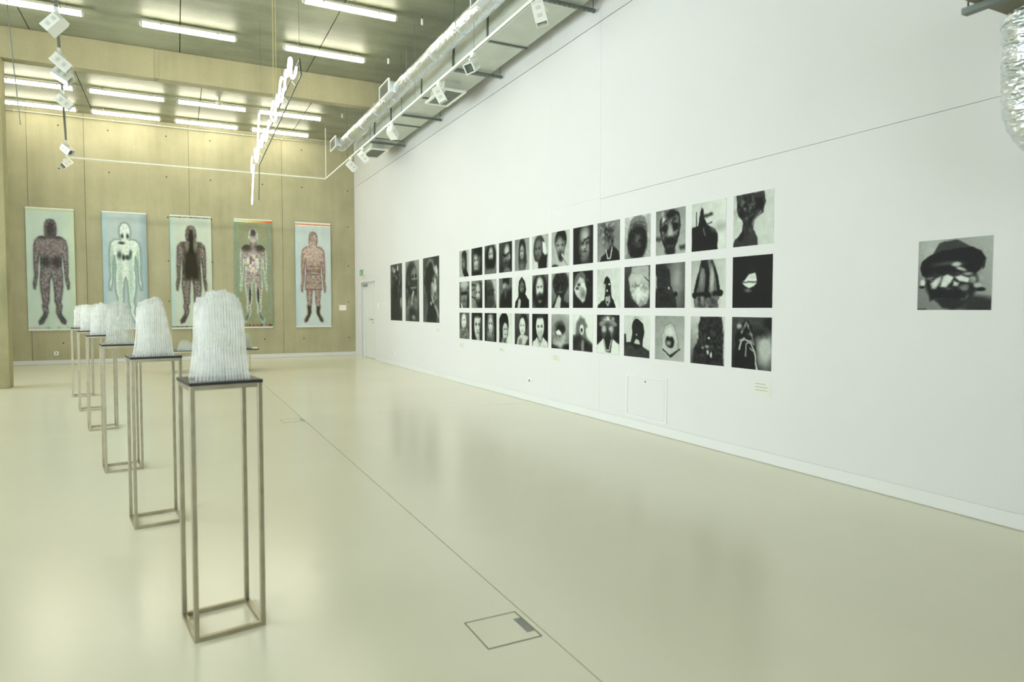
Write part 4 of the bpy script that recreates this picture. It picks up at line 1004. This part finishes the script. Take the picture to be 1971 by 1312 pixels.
# three larger dark prints left of the grid
TALL = [
 ('dark print of a pale-crowned figure, leftmost of the three tall prints', 16.68, 15.70,
  [('g', .3, .3, .2, .2), (e, .45, .5, .36, .5, .12, .25), (e, .3, .1, .14, .05, .8, .5), (e, .62, .08, .08, .05, .75, .5), (ne, .45, .12, .35, .1, .6, 9, 14), (ne, .45, .3, .4, .2, .35, 8, 12), (p, [(.3, .16), (.5, .2), (.62, .26), (.5, .28)], .5, .02), (e, .42, .55, .28, .3, .1, .4), (ne, .8, .4, .18, .25, .35, 10, 12), (p, [(.84, .62), (.95, .58), (.98, .75), (.88, .76)], .75, .03), (ne, .85, .8, .15, .2, .2, 8, 10), (e, .45, .9, .5, .25, .13, .5)]),
 ('dark print of a long-haired figure and skull, middle of the three tall prints', 15.442, 14.425,
  [('g', .55, .62, .35, .2), (e, .45, .4, .42, .4, .14, .12), (p, [(.04, .3), (.3, .2), (.3, .7), (.1, .75), (.02, .6)], .22, .05), (ne, .2, .5, .2, .3, .25, 8, 14), (e, .66, .24, .22, .12, .45, .3), (e, .54, .26, .06, .035, .06, .3), (e, .76, .26, .06, .035, .06, .3), (l, [(.45, .3), (.88, .3)], .02, .6), (p, [(.46, .32), (.88, .32), (.82, .44), (.5, .44)], .18, .02), (l, [(.4, .44), (.8, .44)], .03, .55), (p, [(.5, .55), (.6, .46), (.66, .52), (.45, .66), (.38, .68)], .7, .02), (e, .52, .7, .34, .12, .45, .3), (ne, .52, .68, .34, .16, .35, 12, 14), (e, .5, .9, .3, .14, .12, .4), (e, .6, .94, .12, .04, .55, .5), (ne, .2, .85, .14, .2, .25, 10, 14)]),
 ('dark print of a burnt-looking figure, rightmost of the three tall prints', 14.162, 13.135,
  [('g', .22, .16, .3, .3), (e, .85, .65, .3, .3, .3, .8), (p, [(.18, .18), (.4, .08), (.62, .12), (.72, .3), (.55, .45), (.6, .65), (.85, .85), (.8, 1.01), (.2, 1.01), (.34, .75), (.2, .5), (.14, .3)], .07, .03), (l, [(.28, .12), (.4, .04), (.6, .06), (.68, .14)], .05, .5, .03), (p, [(.68, .14), (.86, .15), (.92, .3), (.88, .34), (.74, .24)], .72, .03), (p, [(.52, .42), (.66, .34), (.86, .34), (.82, .5), (.74, .62), (.6, .72), (.5, .6)], .5, .03), (ne, .7, .5, .22, .25, .5, 12, 16), (ne, .8, .22, .14, .12, .4, 12, 14), (e, .76, .47, .08, .05, .85, .6), (e, .5, .7, .05, .03, .7, .5), (p, [(.7, .74), (.82, .74), (.99, .9), (.95, .92), (.84, .86)], .65, .03), (ne, .3, .88, .2, .12, .25, 10, 10), (ne, .15, .4, .12, .2, .3, 10, 10)])]
for k, (lab, y0, y1, ops) in enumerate(TALL):
    P = Paint(66, 92, 1.37, 90 + k).run(ops); P.run([(n, 24, 30, .06)])
    o = print_mesh('photo_print', P, y0 - y1, 1.402, M_PRINT, 'x', hi=.84, lo=.14)
    o.location = (XW, (y0 + y1) / 2, 1.84)
    tag(o, lab, 'photograph', 'three tall dark prints')

# single print at the right
P = Paint(110, 110, 1.0, 77, .007).run([
    ('g', .58, .72, .5, .62), (e, .2, .15, .2, .25, .75, .9), (e, .75, .9, .35, .1, .22, .3), (p, [(.68, .88), (1, .86), (1, 1.01), (.68, 1.01)], .2, .02), (p, [(0, .985), (.13, .985), (.13, 1.01), (0, 1.01)], .03, .01),
    (e, .47, .62, .36, .3, .12, .08), (p, [(.24, .84), (.68, .84), (.62, .94), (.5, .995), (.36, .97)], .16, .02),
    (p, [(.18, .24), (.3, .05), (.36, .03), (.54, .02), (.74, .14), (.8, .2), (.5, .24)], .26, .01),
    (p, [(.03, .4), (.05, .3), (.16, .22), (.35, .16), (.55, .14), (.75, .14), (.86, .2), (.92, .3), (.9, .42), (.8, .5), (.7, .47), (.62, .36), (.5, .32), (.36, .34), (.22, .42), (.12, .54), (.06, .5)], .03, .012),
    (ne, .5, .2, .45, .06, .12, 40, 30), (e, .42, .36, .22, .05, .32, .6), (e, .38, .41, .14, .045, .06, .5),
    (p, [(.18, .62), (.28, .54), (.34, .52), (.33, .6), (.26, .7), (.2, .7)], .82, .02), (p, [(.36, .52), (.42, .5), (.5, .54), (.46, .62), (.4, .68), (.32, .67)], .88, .015),
    (p, [(.52, .54), (.6, .52), (.72, .56), (.7, .62), (.58, .6)], .93, .015), (p, [(.5, .6), (.58, .62), (.56, .67), (.5, .66)], .85, .015), (e, .76, .58, .05, .05, .62, .4), (e, .64, .69, .06, .045, .5, .5),
    (e, .54, .36, .06, .03, .8, .4), (e, .6, .43, .07, .025, .75, .4, .4), (e, .7, .5, .06, .02, .6, .5), (p, [(.8, .5), (.88, .4), (.9, .32), (.86, .48), (.86, .5)], .6, .01), (e, .07, .61, .035, .05, .85, .3), (e, .06, .67, .04, .02, .1, .4),
    (e, .82, .66, .05, .04, .75, .4), (e, .86, .72, .06, .025, .05, .4), (e, .44, .73, .05, .035, .55, .5), (l, [(.24, .84), (.4, .83), (.62, .81)], .015, .4), (e, .64, .8, .06, .05, .55, .5), (l, [(.2, .58), (.14, .55), (.22, .54)], .02, .5),
    (p, [(.16, .7), (.26, .74), (.4, .7), (.6, .72), (.7, .76), (.66, .84), (.24, .84), (.18, .88)], .09, .02), (ne, .5, .6, .35, .2, .16, 16, 16), (n, 30, 30, .05)])
o = print_mesh('photo_print', P, .502, .502, M_PRINT, 'x')
o.location = (XW, 2.824, 1.687)
tag(o, 'black-and-white print of a hatted head, alone at the right of the wall', 'photograph')

# ------------------------------------------------------------------ five hanging banners with body scans
def figure_outline(sh, skirt=False):
    half = [(.0, .045), (.07, .052), (.115, .085), (.125, .14), (.115, .18), (.10, .205), (.15, .198), (.24, .205), (.32, .235), (.345, .285), (.355, .38), (.35, .50), (.345, .55), (.375, .61), (.365, .665), (.34, .672), (.305, .61), (.285, .55), (.268, .45), (.238, .35), (.225, .38), (.215, .48), (.235, .54)]
    if skirt: half += [(.25, .645), (.215, .65), (.20, .72), (.18, .79)]
    else: half += [(.235, .64), (.20, .74), (.185, .79)]
    half += [(.205, .82), (.18, .875), (.19, .9), (.285, .955), (.27, .985), (.2, .975), (.115, .91), (.085, .88), (.09, .82), (.06, .78), (.055, .70)] + ([(.04, .655), (.0, .645)] if skirt else [(.035, .60), (.0, .55)])
    r_ = [(.5 + x * sh, y) for x, y in half]
    l_ = [(.5 - x * sh, y) for x, y in half[::-1]]
    return r_ + l_
BAN = [
 ('pale mint banner with dark purple body scan, leftmost of the five', -3.34, -2.32, (.80, .87, .83), (.52, .49, .50), (.26, .26, .28), 0),
 ('blue-grey banner with white body scan, second from left', -1.70, -.685, (.75, .81, .82), (.90, .95, .92), (.34, .46, .42), 1),
 ('pale banner with nearly black body scan, third from left', -.122, .895, (.80, .84, .79), (.50, .47, .45), (.22, .21, .17), 2),
 ('olive banner with white outlined body scan, fourth from left', 1.488, 2.492, (.60, .61, .49), (.66, .62, .60), (.78, .88, .84), 3),
 ('pale blue banner with red-brown body scan, rightmost of the five', 3.147, 4.168, (.81, .86, .86), (.68, .60, .57), (.42, .27, .27), 4)]
for k, (lab, x0, x1, bg, body, dark, kind) in enumerate(BAN):
    P = Paint(100, 300, 3.05, 200 + k, .008)
    P.a[:] = np.array(bg)
    edge = np.clip(.14 - P.U, 0, 1)[..., None]
    P.a += edge * np.array([(.1, .15, .2), (-.5, 0, .35), (-.5, 0, .35), (-.5, .2, .5), (-.4, 0, .3)][kind]) + (P.noise(5, 9) * .06)[..., None]
    if kind in (0, 1, 3):
        P.a += np.clip(P.U - .8, 0, 1)[..., None] * np.array([(.05, .05, -.3), (-.7, -.55, -.4), (0, 0, 0), (-.2, 0, .2)][kind])
    pts = figure_outline(1.0 if kind != 4 else .93, kind == 4)
    pts = [(u, .045 + .925 * v) for u, v in pts]
    mk = P.poly_mask(pts, .02); halo = P.poly_mask(pts, .05)
    grain = np.stack([P.noise(60, 180, 2) for _ in range(3)], -1)
    if kind == 3:
        P.a += grain * .16
        P.mixin(P.poly_mask(pts, .03), (.76, .86, .82)); P.mixin(np.clip(mk * 2 - 1, 0, 1) * np.clip((P.poly_mask(pts, .045) - .72) * 6, 0, 1), body)
    elif kind == 1:
        P.mixin(np.clip(halo * 1.2, 0, 1) * .75, (.40, .52, .48)); P.mixin(np.clip(P.poly_mask(pts, .03) * 4 - 2.6, 0, 1), body)
    else:
        P.mixin(np.clip(halo, 0, 1) * .55, tuple(q * .75 for q in body)); P.mixin(mk, body)
        P.mixin(np.clip(mk * (1 - np.clip((P.poly_mask(pts, .035) - .6) * 3, 0, 1)), 0, 1) * .7, dark)
    amp = .34 if kind != 1 else .16
    P.a += grain * amp * mk[..., None]
    blot = P.noise(30, 90, 2)
    P.a += (blot * (.34 if kind not in (1,) else .2) * mk)[..., None]
    def BM(m_, t_, lim=mk): P.mixin(m_ * lim, t_)
    if kind == 0:
        for q in (-1, 1): BM(P.ell_mask(.5 + q * .11, .44, .10, .05, .5) * .7, (.2, .2, .2))
        for q in (-1, 1):
            BM(P.ell_mask(.5 + q * .16, .23, .10, .025, .5) * .6, (.17, .18, .2)); BM(P.ell_mask(.5 + q * .2, .90, .09, .05, .5) * .5, (.2, .25, .26))
            BM(P.ell_mask(.5 + q * .16, .30, .12, .05, .6) * .45, (.62, .56, .58))
        BM(P.ell_mask(.5, .17, .09, .07, .4) * .6, (.2, .18, .19))
        BM(P.line_mask([(.0, .745), (1, .745)], .02) * .3 * (P.U > .8), (.85, .85, .6))
    if kind == 1:
        for (u, v, a_, b_) in ((.37, .365, .05, .03), (.46, .385, .03, .025), (.56, .385, .07, .02), (.62, .35, .03, .03), (.42, .26, .07, .012), (.44, .20, .03, .02), (.56, .20, .03, .02)):
            BM(P.ell_mask(u, v, a_, b_, .6) * .8, (.08, .12, .1))
        for q in (-1, 1):
            BM(P.ell_mask(.5 + q * .12, .56, .05, .2, .8) * .5, (.6, .74, .66)); BM(P.ell_mask(.5 + q * .29, .45, .03, .12, .8) * .7, (.5, .64, .57))
    if kind == 2:
        BM(P.poly_mask([(.30, .24), (.42, .3), (.58, .3), (.70, .24), (.66, .36), (.7, .5), (.68, .565), (.53, .575), (.5, .55), (.46, .575), (.33, .565), (.3, .45), (.34, .36)], .06), (.21, .20, .15))
        BM(P.poly_mask([(.46, .12), (.54, .12), (.57, .2), (.55, .24), (.58, .34), (.4, .34), (.46, .24), (.43, .2)], .03), (.18, .17, .13))
        for q in (-1, 1): BM(P.ell_mask(.5 + q * .11, .28, .05, .045, .5) * .5, (.6, .58, .56)); BM(P.ell_mask(.5 + q * .2, .92, .09, .05, .5) * .5, (.15, .16, .15))
    if kind == 3:
        for q in (-1, 1):
            BM(P.ell_mask(.5 + q * .19, .25, .15, .045, .45) * .9, (.27, .26, .22)); BM(P.ell_mask(.5 + q * .22, .19, .09, .016, .6) * .7, (.3, .27, .22))
            BM(P.ell_mask(.5 + q * .11, .70, .025, .07, .4) * .9, (.22, .2, .2)); BM(P.ell_mask(.5 + q * .2, .90, .07, .035, .6) * .7, (.3, .34, .32))
        BM(P.ell_mask(.5, .125, .06, .05, .5) * .8, (.25, .2, .2)); BM(P.ell_mask(.5, .18, .07, .03, .5) * .6, (.85, .86, .84))
        P.a += (P.noise(12, 40, 3) * 1.1)[..., None] * P.ell_mask(.5, .42, .2, .09, .4)[..., None]
        BM(P.ell_mask(.36, .38, .04, .035, .5), (.9, .9, .86)); BM(P.ell_mask(.6, .40, .06, .035, .5), (.88, .88, .84))
    if kind == 4:
        for v, t in ((.42, .35), (.452, .55), (.468, .6), (.495, .5), (.58, .4), (.64, .5)):
            BM(P.line_mask([(.3, v), (.72, v)], .022, .012) * t * mk, (.24, .22, .2))
        P.a[..., :] += (mk * P.ell_mask(.5, .29, .3, .09, .4))[..., None] * np.array((.10, .11, .09))
        for q in (-1, 1):
            BM(P.poly_mask([(.5 + q * .04, .80), (.5 + q * .18, .80), (.5 + q * .17, .88), (.5 + q * .27, .95), (.5 + q * .2, .975), (.5 + q * .08, .89)], .02), (.28, .28, .22))
    # printed colour strips at the ends
    stripe = P.rng.rand(30)[np.clip((P.U * 30).astype(int), 0, 29)]
    hue = np.stack([.5 + .5 * np.sin(stripe * 37), .5 + .5 * np.sin(stripe * 23 + 1), .45 + .4 * np.sin(stripe * 51 + 2)], -1)
    def band(v0, v1, colr, a_=1.0):
        mm = ((P.V > v0) & (P.V < v1))[..., None] * a_
        P.a += (colr - P.a) * mm
    if kind == 0: band(.006, .022, np.array((.80, .82, .62)), .6); band(.975, .992, hue, .18)
    if kind == 2: band(.008, .016, hue * .6, .9 ); band(.981, .992, hue * .5, .9)
    if kind == 3: band(.008, .026, np.stack([.9 + P.U * 0, .95 - .6 * P.U ** 2, .9 - .75 * P.U], -1)); band(.972, .99, hue * .75, .75)
    if kind == 4: band(.004, .012, np.array((.95, .95, .88))); band(.012, .022, np.array((.88, .42, .22))); band(.022, .03, np.array((.95, .95, .88)))
    t = empty('body_scan_banner', ((x0 + x1) / 2, YB - .03, 2.43), label=lab, cat='banner', group='tall banners on the concrete wall')
    o = print_mesh('printed_cloth', P, x1 - x0, 3.07, M_BANNER, 'y', tint=(1, 1, 1), lo=0, hi=1, thick=.003)
    o.parent = t
    for z in (1.535, -1.535):
        MB().box((-(x1 - x0) / 2 - .006, -.011, z - .017), ((x1 - x0) / 2 + .006, .008, z + .017)).build('rail', M_WHITEMET, t, bevel=.004)
    for q in (-.4, .4):
        box_obj('hanging_clip', (q - .012, .008, 1.52), (q + .012, .03, 1.55), M_STRUT, t)
